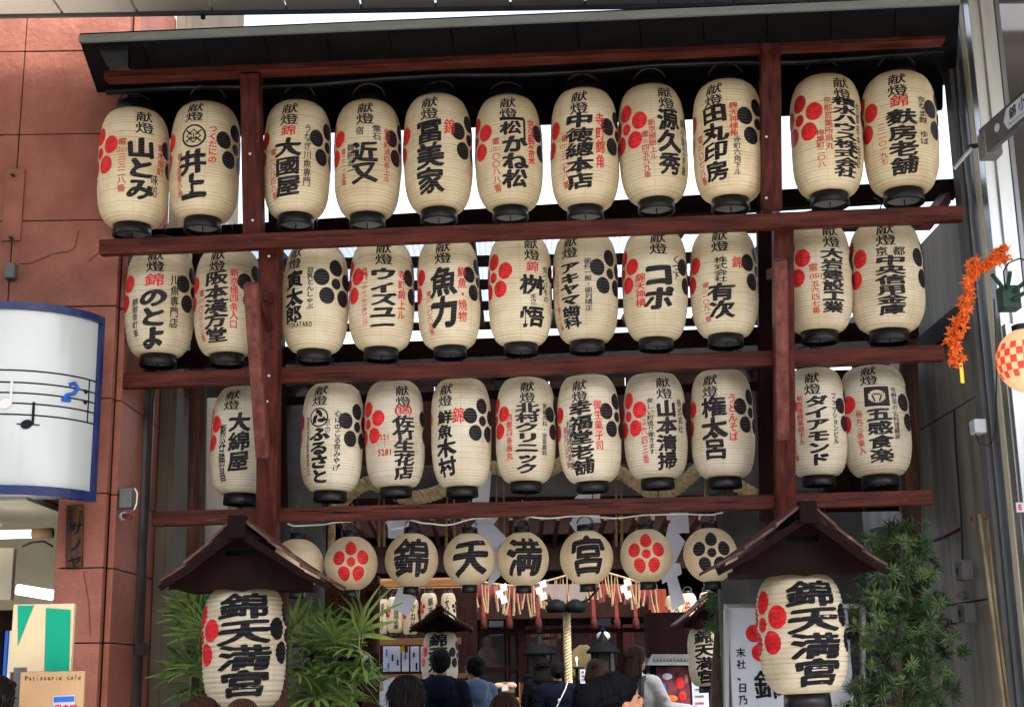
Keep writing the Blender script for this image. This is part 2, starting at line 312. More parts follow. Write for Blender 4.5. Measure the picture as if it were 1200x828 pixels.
# ------------------------------------------------------------------ brush glyphs
_gc = {}
fc = bpy.data.curves.new('font_tmp', 'FONT'); fo = bpy.data.objects.new('font_tmp', fc); COL.objects.link(fo)
def glyph(ch, wgt, res=3, cuts=4, ycuts=0):
    """flat brush-written character: (n,3) array x,y,lift about the centre of its em square, faces"""
    key = (ch, wgt, res, cuts, ycuts)
    if key in _gc: return _gc[key]
    fc.body = ch; fc.resolution_u = res; fc.fill_mode = 'FRONT'; fc.dimensions = '2D'
    bpy.context.view_layer.update()
    me = fo.to_mesh(); V = [v.co.copy() for v in me.vertices]; Fs = [tuple(p.vertices) for p in me.polygons]
    fo.to_mesh_clear()
    if not V: _gc[key] = None; return None
    full = ord(ch) > 0x2000
    cx = .5 if full else (min(v.x for v in V) + max(v.x for v in V)) / 2
    cy = .38 if full else .35
    V = [Vector((v.x - cx, v.y - cy, 0)) for v in V]
    vs = [(v.x, v.y, 0.0) for v in V]; fs = list(Fs)
    r = random.Random(ord(ch))
    if wgt > 0:
        cnt = {}
        idx = {}
        rep = []
        for v in V:
            k = (round(v.x, 4), round(v.y, 4)); rep.append(idx.setdefault(k, len(idx)))
        for f in Fs:
            for i in range(len(f)):
                a, b = f[i], f[(i + 1) % len(f)]; k = tuple(sorted((rep[a], rep[b]))); cnt.setdefault(k, []).append((a, b))
        bd = [l[0] for l in cnt.values() if len(l) == 1]
        per = sum((V[a] - V[b]).length for a, b in bd) or 1
        wgt = wgt * min(1.9, max(.62, 3.9 / per ** .55))
        pa = wgt; pb = wgt * .55; ang = R_(40)
        ca, sa = math.cos(ang), math.sin(ang)
        Mx = Matrix(((pa * ca, -pb * sa), (pa * sa, pb * ca)))
        for a, b in bd:
            A, B = V[a], V[b]; d = (B - A)
            if d.length < 1e-5: continue
            n = Vector((-d.y, d.x)).normalized(); q = Mx.transposed() @ n; s = (Mx @ q) / max(q.length, 1e-9)
            z = r.uniform(.2, 1); k = len(vs)
            for P, g in ((A, 1), (B, 1), (B, -1), (A, -1)): vs.append((P.x + s.x * g, P.y + s.y * g, z))
            fs.append((k, k + 1, k + 2, k + 3))
        for a in {a for e in bd for a in e}:
            A = V[a]; z = r.uniform(.2, 1); k = len(vs)
            for j in range(6):
                t = j * math.pi / 3; s = Mx @ Vector((math.cos(t), math.sin(t))); vs.append((A.x + s.x, A.y + s.y, z))
            fs.append(tuple(range(k, k + 6)))
    bm = bmesh.new(); bv = [bm.verts.new(v) for v in vs]
    for f in fs:
        try: bm.faces.new([bv[i] for i in f])
        except ValueError: pass
    for i in range(cuts):
        x = -.5 + (i + 1) / (cuts + 1)
        bmesh.ops.bisect_plane(bm, geom=bm.verts[:] + bm.edges[:] + bm.faces[:], plane_co=(x, 0, 0), plane_no=(1, 0, 0))
    for i in range(ycuts):
        y = -.55 + 1.1 * (i + 1) / (ycuts + 1)
        bmesh.ops.bisect_plane(bm, geom=bm.verts[:] + bm.edges[:] + bm.faces[:], plane_co=(0, y, 0), plane_no=(0, 1, 0))
    bm.verts.index_update()
    A = np.array([v.co[:] for v in bm.verts]); FF = [tuple(v.index for v in f.verts) for f in bm.faces]; bm.free()
    # handwritten irregularity
    p = [r.uniform(0, 6.28) for _ in range(4)]
    x, y = A[:, 0].copy(), A[:, 1].copy()
    k = .022 if wgt > 0 else .03
    A[:, 0] = x + k * np.sin(5 * y + p[0]) + k * .6 * np.sin(11 * x + p[1])
    A[:, 1] = y + .07 * x + k * np.sin(5 * x + p[2]) + k * .6 * np.sin(10 * y + p[3])
    _gc[key] = (A, FF); return _gc[key]
class Ink:
    def __init__(s): s.A = []; s.F = []; s.n = 0
    def put(s, A, Fs): s.A.append(A); s.F += [tuple(i + s.n for i in f) for f in Fs]; s.n += len(A)
    def build(s, name, m, parent):
        if not s.A: return None
        me = bpy.data.meshes.new(name); me.from_pydata(np.concatenate(s.A).tolist(), [], s.F); me.update(); me.materials.append(m)
        return link(name, me, parent)
def column(text, x, y0, y1, cw, wgt, **kw):
    """flat coordinates of a vertical line of writing; yields (A, F)"""
    toks = []; k = 0
    while k < len(text):
        if text[k] == '(' : e = text.index(')', k); toks.append(text[k:e + 1]); k = e + 1
        else: toks.append(text[k]); k += 1
    n = len(toks); h = (y0 - y1) / n
    for i, ch in enumerate(toks):
        if ch in ' ': continue
        if len(ch) > 1:
            for j, c2 in enumerate(ch):
                g = glyph(c2, wgt, **kw)
                if g is None: continue
                B = g[0].copy(); B[:, 0] = g[0][:, 0] * cw * .42 + x + (j - (len(ch) - 1) / 2) * cw * 1.25 / len(ch); B[:, 1] = g[0][:, 1] * h * .8 + (y0 - h * (i + .5)); yield B, g[1]
            continue
        g = glyph(ch, wgt, **kw)
        if g is None: continue
        A, Fs = g; B = A.copy(); B[:, 0] = A[:, 0] * cw + x; B[:, 1] = A[:, 1] * h * 1.02 + (y0 - h * (i + .5)); yield B, Fs
def disc(x, y, a, b, n=20, rings=3, tilt=0):
    A = [(0, 0, 0)]; Fs = []
    for j in range(1, rings + 1):
        for k in range(n):
            t = 2 * math.pi * k / n; u, v = a * j / rings * math.cos(t), b * j / rings * math.sin(t)
            A.append((u * math.cos(tilt) - v * math.sin(tilt), u * math.sin(tilt) + v * math.cos(tilt), 0))
    for k in range(n): Fs.append((0, 1 + k, 1 + (k + 1) % n))
    for j in range(rings - 1):
        for k in range(n):
            a0 = 1 + j * n; Fs.append((a0 + k, a0 + n + k, a0 + n + (k + 1) % n, a0 + (k + 1) % n))
    A = np.array(A, float); A[:, 0] += x; A[:, 1] += y; return A, Fs
def stroke(pts, w, closed=False, z=.0):
    """flat ribbon along 2D points"""
    A = []; Fs = []; N = len(pts)
    for i in range(N):
        p = Vector(pts[i]); a = Vector(pts[(i - 1) % N] if closed else pts[max(i - 1, 0)]); b = Vector(pts[(i + 1) % N] if closed else pts[min(i + 1, N - 1)])
        d = (b - a).normalized(); n = Vector((-d.y, d.x)) * w / 2
        A += [(p.x + n.x, p.y + n.y, z), (p.x - n.x, p.y - n.y, z)]
    for i in range(N if closed else N - 1):
        j = (i + 1) % N; Fs.append((2 * i, 2 * i + 1, 2 * j + 1, 2 * j))
    return np.array(A, float), Fs
def seg(a, b, n=6): return [(a[0] + (b[0] - a[0]) * i / n, a[1] + (b[1] - a[1]) * i / n) for i in range(n + 1)]
def circ(x, y, r, n=28): return [(x + r * math.cos(2 * math.pi * i / n), y + r * math.sin(2 * math.pi * i / n)) for i in range(n)]
def crest(ink, x, y, s, rings=3):
    for k in range(5):
        t = math.pi / 2 + k * 2 * math.pi / 5
        ink.put(*disc(x + s * math.cos(t), y + s * math.sin(t), s * .49, s * .53, rings=rings))
    ink.put(*disc(x, y, s * .33, s * .34, rings=rings))
# ------------------------------------------------------------------ lanterns
def rad_barrel(R, H, rr):
    def f(z):
        t = np.clip(np.abs(2 * z / H), 0, 1); return rr + (R - rr) * np.power(np.clip(1 - t ** 3.4, 0, 1), .48)
    return f
def rad_round(R, H, rr):
    k = math.sqrt(1 - (rr / R) ** 2)
    def f(z):
        t = np.clip(np.abs(2 * z / H), 0, 1) * k; return R * np.sqrt(np.clip(1 - t ** 2, 0, 1))
    return f
def dent(z, ph, sd):
    a = (sd * 7.13) % 6.28; b = (sd * 3.77) % 6.28; c = (sd * 5.91) % 6.28
    return 1 + .011 * np.sin(2 * ph + a + 2.5 * z / .3) + .006 * np.sin(5 * ph + b) * np.sin(6 * z / .3 + c) + .006 * np.sin(9 * z / .3 + a) * np.cos(ph + c)
def shade_mesh(name, f, H, ribs, amp, m, seg_=40, sd=0):
    hoop = random.Random(sd)
    hp_ = [hoop.uniform(.55, 1.35) for _ in range(ribs + 1)]
    per = 4; N = ribs * per; vs = []; fs = []; rb = []
    for i in range(N + 1):
        z = H / 2 - H * i / N; ph = (i % per) / per; q = abs(math.sin(math.pi * ph)) ** .7
        if ribs * .0 + i in (0, N): q = 0
        r = float(f(np.array(z))) + amp * (q - 1) * hp_[i // per]
        tt = 2 * math.pi * np.arange(seg_) / seg_; rr2 = r * dent(z, tt, sd) if abs(z) < H * .47 else r * np.ones(seg_)
        vs += list(zip((rr2 * np.sin(tt)).tolist(), (-rr2 * np.cos(tt)).tolist(), [z + .0012 * math.sin(i * 2.3 + sd)] * seg_)); rb += [min(1, q + (1 - q) * max(0, 1 - hp_[i // per]))] * seg_
    for i in range(N):
        for k in range(seg_):
            k2 = (k + 1) % seg_; a = i * seg_; fs.append((a + k, a + seg_ + k, a + seg_ + k2, a + k2))
    me = bpy.data.meshes.new(name); me.from_pydata(vs, [], fs); me.update(); me.shade_smooth()
    at = me.attributes.new('rib', 'FLOAT', 'POINT'); at.data.foreach_set('value', rb); me.materials.append(m)
    return me
def wrap(f, R, H, flat, rot, lift=.0012, ribs=0, amp=0, sd=0):
    """flat (arc in R units, height in H units from the centre) -> onto the shade"""
    A, Fs = flat
    if ribs:
        bm = bmesh.new(); bv = [bm.verts.new(v) for v in A.tolist()]
        for q in Fs:
            try: bm.faces.new([bv[i] for i in q])
            except ValueError: pass
        y0, y1 = A[:, 1].min(), A[:, 1].max(); st = 1 / (ribs * 4); k = math.ceil(y0 / st)
        while k * st < y1:
            bmesh.ops.bisect_plane(bm, geom=bm.verts[:] + bm.edges[:] + bm.faces[:], plane_co=(0, k * st, 0), plane_no=(0, 1, 0)); k += 1
        bm.verts.index_update(); A = np.array([v.co[:] for v in bm.verts]); Fs = [tuple(v.index for v in f_.verts) for f_ in bm.faces]; bm.free(); lift = .0018
    z = A[:, 1] * H; r = f(z) + lift + A[:, 2] * .0004
    ph = A[:, 0] + rot
    if ribs:
        fr = ((H / 2 - z) / H * ribs) % 1; r = r + amp * (np.abs(np.sin(np.pi * fr)) ** .7 - 1)
    r = r * dent(z, ph, sd)
    return np.stack([r * np.sin(ph), -r * np.cos(ph), z], 1), Fs
_sh = {}; _sd = [0]
def lantern(name, label, group, pos, R, H, rot, items, kind='barrel', face=True, cr=('r', 'k'), ribs=40, amp=.0012, rings=True, pm='paper', parts=True, top_link=None, seg_=40, bail=True):
    RH = .30
    """paper lantern; pos = centre of the shade; rot = where the main column faces, radians from the camera"""
    pos = Vector(pos); d = CAM - pos; seamless = 0; base = math.atan2(d.x, -d.y) if face else 0
    t = thing(name, label, 'lantern', pos + Vector((0, 0, -H / 2)), base, group, rot=Matrix.Rotation(base, 3, 'Z') @ Matrix.Rotation(R_(rng.uniform(-1.6, 1.6)), 3, 'Y') @ Matrix.Rotation(R_(rng.uniform(-1.5, 1.5)), 3, 'X'))
    rr = R * (.52 if kind == 'barrel' else .31)
    if kind == 'round': RH = .24
    f = (rad_barrel if kind == 'barrel' else rad_round)(R, H, rr)
    _sd[0] += 1; sd = _sd[0]
    key = ('shade', sd)
    _sh[key] = shade_mesh('paper_shade', f, H, ribs, amp, M[pm], seg_, sd)
    o = link('paper_shade', _sh[key], t); o.location = (0, 0, H / 2)
    ks = ('ring', kind, round(R, 3), round(H, 3))
    if ks not in _sh:
        a = MB().lathe([(rr * .93, -.004), (rr * 1.02, -.004), (rr * 1.04, .0), (rr * 1.0, R * RH), (rr * .9, R * RH), (rr * .9, 0)], 28, capb=False, capt=False)
        _sh[ks] = a.mesh('ring', M['black']); _sh[ks].shade_smooth()
        b = MB().lathe([(rr * .9, R * .1), (rr * .9, R * .12)], 20); b.mesh
        _sh[('disc',) + ks] = b.mesh('base_disc', M['blackmetal'] if kind == 'big' else mat_disc)
        hp = []
        for i in range(13):
            q = math.pi * i / 12; hp.append((rr * .95 * math.cos(q), 0, rr * .80 * math.sin(q)))
        _sh[('h',) + ks] = MB().tube(hp, .0045, 6).mesh('handle', M['greywire'])
    if parts:
        o = link('top_ring', _sh[ks], t); o.location = (0, 0, H)
        o = link('bottom_ring', _sh[ks], t); o.location = (0, 0, -R * RH)
        o2 = link('base_disc', _sh[('disc',) + ks], t); o2.location = (0, 0, -R * RH)
        o = link('handle', _sh[('h',) + ks], t); o.location = (0, 0, H + R * .30); o.rotation_euler = (R_(rng.uniform(-25, 25) if bail else 80), 0, rng.uniform(-.5, .5) if bail else 0)
    inks = {'ink': Ink(), 'redink': Ink(), 'thinred': Ink()}
    cut = dict(K=(.042, 3, 4, 0, 'ink'), k=(0.009, 2, 1, 0, 'ink'), B=(.018, 2, 3, 0, 'ink'), r=(.009, 2, 1, 0, 'thinred'), R=(.014, 3, 3, 0, 'redink'),
               G=(.042, 3, 5, 0, 'ink'), Q=(.038, 3, 6, 8, 'ink'), m=(.014, 2, 2, 0, 'ink'))
    rb = ribs if amp > .002 else 0
    for it in items:
        if callable(it): it(inks, lambda fl: wrap(f, R, H, fl, rot, ribs=rb, amp=amp, sd=sd)); continue
        text, x, y0, y1, cw, st = it
        if st == 'K': cw *= 1.14
        wg, res, c, yc, ik = cut[st]
        for fl in column(text, x, .5 - y0, .5 - y1, cw, wg, res=res, cuts=c, ycuts=yc):
            inks[ik].put(*wrap(f, R, H, fl, rot, ribs=rb, amp=amp, sd=sd))
    bk, rd = ('print', 'printred') if pm == 'paper_big' else ('ink', 'redink')
    inks['ink'].build('lettering', M[bk], t)
    ik = inks['redink'];  i2 = inks['thinred']
    a = ik.build('red_lettering', M['redink'], t); b = i2.build('thin_red_lettering', M['thinred'], t)
    for ch in t.children: 
        if 'lettering' in ch.name: ch.location = (0, 0, H / 2)
    if kind == 'barrel':
        for side, c in ((-1, cr[0]), (1, cr[1])):
            if not c: continue
            if math.cos(rot + side * R_(78)) < -.45: continue
            k = Ink(); q = Ink(); s = .50
            crest(q, 0, 0, 1.0, 6 if rb else 3)
            # one crest = one part
            AA = np.concatenate(q.A); AA = AA.copy(); AA[:, 0] = AA[:, 0] * s + side * R_(78); AA[:, 1] = AA[:, 1] * s * R / H + crest_y(R, H)
            k.put(*wrap(f, R, H, (AA, q.F), rot, ribs=rb, amp=amp, sd=sd))
            o = k.build('crest', M[rd] if c == 'r' else M[bk], t); o.location = (0, 0, H / 2)
            o['label'] = 'red plum crest' if c == 'r' else 'black plum crest'
    return t
def crest_y(R, H): return .5 - .42
mat_disc = mat('grey_base_board', (.16, .17, .17), .7, .2, 10)
# ================================================================== SETTING
def structure(o): o['kind'] = 'structure'; return o
structure(MB().box((0, 30, -.3), (160, 160, .6)).build('ground', M['concrete']))
g = structure(MB().box((0, 3, .02), (16, 30, .08)).build('street_paving', M['floor_stone']))
opp = thing('unseen_opposite_building', 'unseen shop buildings across the street, added to block low sky light', 'building', (0, -6, 0))  # out-of-view street side, added to keep low sky light off lower rows
for i in range(9): MB().box((-12 + i * 3.0, -6.3 + (i % 3) * .1, 2.3), (2.97, .6, 4.6 + (i % 2) * .4)).build('front', M['concrete'] if i % 2 else M['tanwall'], opp, bevel=.01)
for i in range(9): MB().box((-12 + i * 3.0, -5.9, 1.3), (2.5, .1, 2.4)).build('shop_front', M['glassdark'], opp)
for i in range(9): MB().box((-12 + i * 3.0, -5.92, 4.3), (1.6, .1, 1.3)).build('window', M['glassdark'], opp)
# arcade soffit: panels side by side with open joints
zs = U(150, 21, 6.75).z
soff = thing('arcade_soffit', 'pale painted panel soffit along the top edge above the street', 'soffit', (0, 6.5, zs))
xs0 = U(64, 20, 6.6).x; pw = .395
MB().box((0, 5.0, zs + .09), (12, 3.46, .03)).build('backing', M['joint'], soff)
for i in range(-8, 18):
    for j, (ya, yb) in enumerate(((6.02, 6.72), (4.9, 6.0), (3.5, 4.88))):
        MB().box((xs0 + (i + .5) * pw, (ya + yb) / 2, zs + .03 + rng.uniform(-.002, .002)), (pw - .012, yb - ya - .012, .03)).build('panel', M['soffit'], soff, bevel=.002)
MB().box((0, 6.745, zs + .03), (12, .02, .045)).build('edge_trim', M['roofmetal'], soff)
MB().tube([U(238, 22, 6.4), U(238, 17, 6.4)], .012).build('hook', M['blackmetal'], soff)
# ---- red granite building on the left
YR = 6.95
gb = thing('granite_building', 'red granite faced shop building at the left edge', 'building', (-2.4, YR, 0))
rowsy = [-60, 60, 157, 258, 359, 467, 578, 665, 753, 840, 940, 1050]
rz = [U(100, y, YR).z for y in rowsy]
xc = U(137, 360, YR).x; xj = U(20, 200, YR).x; xo = U(62, 700, YR).x
MB().box(((xc - 6) / 2 - .0, YR + .45, rz[6] / 2 + rz[0] / 2), ((xc + 6) - .012, .8, rz[0] - rz[6])).build('wall_core', M['joint'], gb)
MB().box(((xc + xo) / 2 - .006, YR + .45, rz[6] / 2), ((xc - xo) - .03, .8, rz[6])).build('pillar_core', M['joint'], gb)
gp = .006
for i in range(len(rz) - 1):
    z1, z0 = rz[i], max(rz[i + 1], 0)
    if z1 <= z0: break
    cols = [(-5.0, -3.9), (-3.9, xj), (xj, xc)] if i < 6 else [(xo, xc)]
    for a, b in cols:
        MB().box(((a + b) / 2, YR + .02 + rng.uniform(-.002, .002), (z0 + z1) / 2), (b - a - gp, .05, z1 - z0 - gp)).build('stone_panel', M['granite'], gb, bevel=.003)
    MB().box((xc + .014, YR + .46, (z0 + z1) / 2), (.03, .80, z1 - z0 - gp)).build('stone_panel', M['granite_side'], gb, bevel=.003)
# recessed strip with two bolts, lamp box
p = U(16, 240, YR - .012); MB().box((p.x, p.y, p.z), (.10, .02, .40)).build('patch_strip', M['granite'], gb, bevel=.002)
for x, y in ((14, 205), (12, 278)):
    a = U(x, y, YR - .02); MB().tube([a, a + Vector((.03, -.05, -.025))], .008, 6).build('bolt', M['blackmetal'], gb)
a = U(13, 318, YR - .03); o = MB().box(a, (.055, .06, .085)).build('alarm_box', M['palegreen'], gb, bevel=.008)
# cracks as fine dark grooves
def crack(pts, par, wdt=.004, m='joint'):
    P = [U(x, y, YR - .0065) for x, y in pts]
    return MB().tube(P, wdt / 2, 4).build('crack', M[m], par)
crack([(22, 309), (35, 309), (50, 303), (62, 297), (80, 295), (88, 290), (92, 270)], gb); crack([(104, 306), (116, 296)], gb); crack([(98, 670), (104, 705), (106, 745)], gb, .003)
# shop interior under the sign
sh = thing('shop_interior', 'lit shop interior below the curved white sign', 'shop', (-3.3, 7.6, 0))
zi = rz[6]
MB().box((-3.6, 8.6, 1.3), (2.4, .05, 2.9)).build('back_wall', M['paint_cream'], sh)
MB().box((-3.6, 7.75, zi - .02), (2.4, 1.7, .03)).build('ceiling_board', M['paint_cream'], sh)
MB().box((-3.6, 7.35, U(30, 672, 7.35).z), (2.0, .05, .27)).build('bulkhead', M['paint_cream'], sh, bevel=.004)
for i, y in enumerate((596, 604, 612)):
    MB().box((-3.5, 7.2 + .03 * i, U(30, y, 7.2).z), (1.7, .02, .018)).build('shutter_slat', M['paint_cream'], sh)
ml = bpy.data.materials.new('tube_light'); ml.use_nodes = True; e = ml.node_tree.nodes['Principled BSDF']; e.inputs['Emission Color'].default_value = (1, .95, .85, 1); e.inputs['Emission Strength'].default_value = 1.2; e.inputs['Base Color'].default_value = (.9, .9, .85, 1)
a, b = U(-40, 627, 7.25), U(45, 625, 7.25); MB().tube([a, b], .022, 10).build('tube_lamp', ml, sh, smooth=True)
a, b = U(38, 625, 7.25), U(62, 624, 7.25); MB().tube([a, b], .027, 10).build('lamp_socket', M['cardboard'], sh, smooth=True)
a, b = U(20, 690, 8.2), U(62, 697, 8.2); MB().tube([a, b], .03, 8).build('tube_lamp', ml, sh, smooth=True)
MB().tube([U(26, 640, 7.3), U(38, 635, 7.3), U(52, 634, 7.3), U(62, 640, 7.3)], .006, 6).build('cable', M['black'], sh)
MB().box(U(8, 770, 7.6), (.3, .05, .5)).build('shelf_back', M['darkwood_z'], sh)
for i, c in enumerate(('navy', 'bluepaint', 'offwhite', 'redcloth', 'navy')):
    MB().box(U(10 + i * 5, 785, 7.4), (.018, .25, .4)).build('hanging_garment', M[c], sh, bevel=.004)
# ---- curved white sign with a music staff
YS = 6.85
sg = thing('music_sign', 'curved white light-box sign with blue frame showing a music staff and notes', 'sign', U(0, 465, YS))
zt, zb = U(60, 361, YS - .42).z, U(60, 567, YS - .42).z; xr = U(123, 465, YS).x; xl = -4.2; dpt = .42
def sgx(u):   # u metres along the front, bending back at the right end; returns x,y
    Lf = (xr - .42) - xl
    if u < Lf: return xl + u, YS - dpt + .0
    t = min((u - Lf) / .55, 1.0) * R_(78); r = .42
    return xr - r + r * math.sin(t) * 1.0, YS - dpt + r * (1 - math.cos(t))
Lf = (xr - .42) - xl; NU = 26; us = [0, Lf * .5] + [Lf + .55 * i / (NU - 1) for i in range(NU)]
def sgsheet(u0, u1, z0, z1, off, n=14):
    A = []
    for i in range(n + 1):
        u = u0 + (u1 - u0) * i / n; x, y = sgx(u); x2, y2 = sgx(u + .002); d = Vector((x2 - x, y2 - y, 0)); nn = Vector((d.y, -d.x, 0)).normalized() if d.length > 1e-7 else Vector((1, 0, 0))
        A.append((Vector((x, y, 0)) + nn * off))
    return A
def sgpart(name, m, u0, u1, z0, z1, o0, o1, n=14, **k):
    A = sgsheet(u0, u1, z0, z1, o0, n); B = sgsheet(u0, u1, z0, z1, o1, n); b = MB(); vs = []
    for p, q in zip(A, B): vs += [(p.x, p.y, z0), (p.x, p.y, z1), (q.x, q.y, z1), (q.x, q.y, z0)]
    fs = [(0, 1, 2, 3)] + [(4 * n, 4 * n + 3, 4 * n + 2, 4 * n + 1)]
    for i in range(n):
        a = 4 * i; c = a + 4
        for j in range(4): fs.append((a + j, c + j, c + (j + 1) % 4, a + (j + 1) % 4))
    b.add(vs, fs); return b.build(name, m, sg, **k)
UE = Lf + .549
f_ = sgpart('sign_face', M['signface'], 0, UE, zb, zt, -.02, 0, 90)
f_.data.shade_smooth(); f_.data.set_sharp_from_angle(angle=R_(40))
sgpart('frame', M['bluetrim'], 0, UE, zt, zt + .035, -.03, .02, 40); sgpart('frame', M['bluetrim'], 0, UE, zb - .045, zb, -.03, .02, 40)
sgpart('frame', M['bluetrim'], UE - .03, UE + .0, zb, zt, .001, .02, 3)
MB().box(((xr + xl) / 2 - .1, YS + .02, (zt + zb) / 2), (xr - xl - .3, .2, zt - zb)).build('backing_box', M['bluetrim'], sg)
def su(x):  # picture x -> position along the face
    lo, hi = 0, UE
    for _ in range(40):
        m_ = (lo + hi) / 2; X, Y = sgx(m_); q = CR.transposed() @ (Vector((X, Y, (zt + zb) / 2)) - CAM); px = 600 - F * q.x / q.z
        if px < x: lo = m_
        else: hi = m_
    return (lo + hi) / 2
def sz(y, x=60):
    X, Y = sgx(su(x)); return UX(x, y, X).z if False else (CAM + ray(x, y) * ((Y - CAM.y) / ray(x, y).y)).z
u1 = su(113)
for k, y in enumerate((437, 451, 463, 475, 488)):
    z = sz(y, 60); sgpart('staff_line', M['print'], 0, u1, z - .0035, z + .0035, .001, .003, 40)
zA, zB = sz(437, 60), sz(488, 60)
for x, wd in ((103, .006), (112, .012)):
    u = su(x); sgpart('bar_line', M['print'], u - wd / 2, u + wd / 2, zB, zA, .001, .0035, 2)
def flatdisc(x, y, a, b, m, tilt=0, nm='note_head'):
    u = su(x); X, Y = sgx(u); X2, Y2 = sgx(u + .01); t = Vector((X2 - X, Y2 - Y, 0)).normalized(); n = Vector((t.y, -t.x, 0)); c = Vector((X, Y, sz(y, x))) + n * .004
    P = [c + t * (a * math.cos(q) * math.cos(tilt) - b * math.sin(q) * math.sin(tilt)) + Vector((0, 0, 1)) * (a * math.cos(q) * math.sin(tilt) + b * math.sin(q) * math.cos(tilt)) for q in [2 * math.pi * i / 16 for i in range(16)]]
    MB().prism(P, n * .002).build(nm, m, sg)
flatdisc(33, 497, .028, .022, M['print'], .4); u = su(40); sgpart('note_stem', M['print'], u - .006, u + .006, sz(497, 40), sz(471, 40), .004, .006, 2)
u = su(35); sgpart('ledger_line', M['print'], u - .05, u + .05, sz(497, 35) - .003, sz(497, 35) + .003, .002, .0035, 2)
flatdisc(7, 473, .030, .024, M['greypaint'], .4); u = su(13); sgpart('note_stem', M['greypaint'], u - .006, u + .006, sz(473, 14), sz(447, 14), .004, .006, 2)
for y in (459, 471): flatdisc(99, y, .011, .011, M['print'], 0, 'repeat_dot')
def rest(pts):
    P = []
    for x, y in pts:
        u = su(x); X, Y = sgx(u); P.append(Vector((X, Y, sz(y, x))) + Vector((.002, -.004, 0)))
    MB().tube(P, .011, 6).build('rest_mark', M['bluepaint'], sg)
rest([(80, 451), (86, 449), (90, 455), (86, 461), (78, 463), (74, 468)]); rest([(72, 468), (82, 469)])
# light box bottom lip
# wooden nameplate
YN = YR - .02
npz = thing('wooden_nameplate', 'narrow old wooden nameplate hung on the red granite pillar', 'nameplate', U(88, 628, YN))
a = U(88, 592, YN); b = U(87, 664, YN)
MB().bar(b, a, .083, .02, up=(0, 1, 0)).build('board', M['oldwood_z'], npz, bevel=.003)
def flattext(text, pos, right, up, size, wgt, m, par, name='lettering', vertical=True, cuts=0, step=None, cw=1.0):
    """writing laid on a flat face, first character centred at pos"""
    ink = Ink(); right = Vector(right); up = Vector(up); nn = right.cross(up).normalized(); pos = Vector(pos); st = step or size
    for i, ch in enumerate(text):
        if ch == ' ': continue
        g = glyph(ch, wgt, res=2, cuts=cuts)
        if g is None: continue
        A, Fs = g; c = pos + (-up * st * i if vertical else right * st * i)
        B = np.array(c)[None] + A[:, :1] * size * cw * np.array(right)[None] + A[:, 1:2] * size * np.array(up)[None] + (A[:, 2:3] * .0006 + .0015) * np.array(nn)[None]
        ink.put(B, Fs)
    inv = np.array(wm(par).inverted())
    ink.A = [(np.c_[a_, np.ones(len(a_))] @ inv.T)[:, :3] for a_ in ink.A]
    return ink.build(name, m, par)
flattext('サノヤ', U(90, 618, YN - .012), (1, 0, 0), (0, 0, 1), .075, .014, M['print'], npz, step=.085)
flattext('寺町番組', U(83, 600, YN - .012), (1, 0, 0), (0, 0, 1), .022, 0, M['print'], npz, step=.028)
flattext('食料', U(95, 600, YN - .012), (1, 0, 0), (0, 0, 1), .022, 0, M['print'], npz, step=.028)
# green and cream board, tan poster board (street side, left corner)
gbd = thing('striped_board', 'cream board with two green stripes standing at the lower left', 'board', U(50, 780, 6.3))
a = U(17, 708, 6.3); b = U(84, 786, 6.3); c = (a + b) / 2
MB().box(c, (b.x - a.x, .03, a.z - b.z)).build('panel', M['cream'], gbd, bevel=.003)
y_ = 6.3 - .0165
MB().prism([U(*p, y_) for p in ((21, 709), (40, 709), (32, 728), (21, 756))], (0, -.002, 0)).build('green_stripe', M['green'], gbd)
MB().prism([U(*p, y_) for p in ((54, 712), (83, 714), (81, 786), (52, 785))], (0, -.002, 0)).build('green_stripe', M['green'], gbd)
tb = thing('poster_board', 'tan card board with a small printed poster at the lower left corner', 'board', U(55, 900, 6.2))
a = U(25, 787, 6.2); b = U(94, 905, 6.2); c = (a + b) / 2
MB().box(c, (b.x - a.x, .02, a.z - b.z)).build('panel', M['cardboard'], tb, bevel=.003)
MB().box(U(20, 845, 6.22), (.045, .04, .46)).build('frame_post', M['steel_dark'], tb)
MB().prism([U(*p, 6.188) for p in ((62, 815), (88, 813), (88, 860), (62, 860))], (0, -.002, 0)).build('poster', M['plate'], tb)
MB().prism([U(*p, 6.184) for p in ((63, 816), (87, 815), (87, 821), (63, 822))], (0, -.001, 0)).build('poster_band', M['bluepaint'], tb)
flattext('円食堂', U(68, 829, 6.184), (1, 0, 0), (0, 0, 1), .032, .02, M['printred'], tb, vertical=False, step=.033)
flattext('Patisserie cafe', U(31, 794, 6.189), (1, 0, 0), (0, 0, 1), .028, 0, M['print'], tb, vertical=False, step=.0165)
# ---- narrow gap: tan wall, brown drain pipe, box and lamp
gw = thing('rendered_wall', 'narrow tan rendered wall beside the red granite corner', 'wall', (xc + .1, 7.8, 0))
xa = xc + .035
MB().box((xa + .045, 8.6, 3.4), (.09, 1.6, 6.8)).build('wall_face', M['tanwall'], gw)
MB().box((xa + .03, 7.84, 3.4), (.055, .12, 6.8)).build('wall_end', M['tanwall'], gw)
dp = thing('drain_pipe', 'tall dark brown drain pipe left of the lantern rack', 'pipe', U(160, 900, 7.5))
MB().tube([U(176, 250, 7.5), U(172, 450, 7.5), U(163, 650, 7.5), Vector((U(158, 760, 7.5).x, 7.5, 0))], .047, 20).build('pipe', M['pipe'], dp, smooth=True)
for y in (545, 760): 
    q = U(166 - (y - 545) * .02, y, 7.5); MB().lathe([(.052, -.03), (.052, .03)], 20, q).build('collar', M['pipe'], dp)
M['darklamp'] = mat('dark_red_lens', (.10, .012, .010), .3, .2, 8)
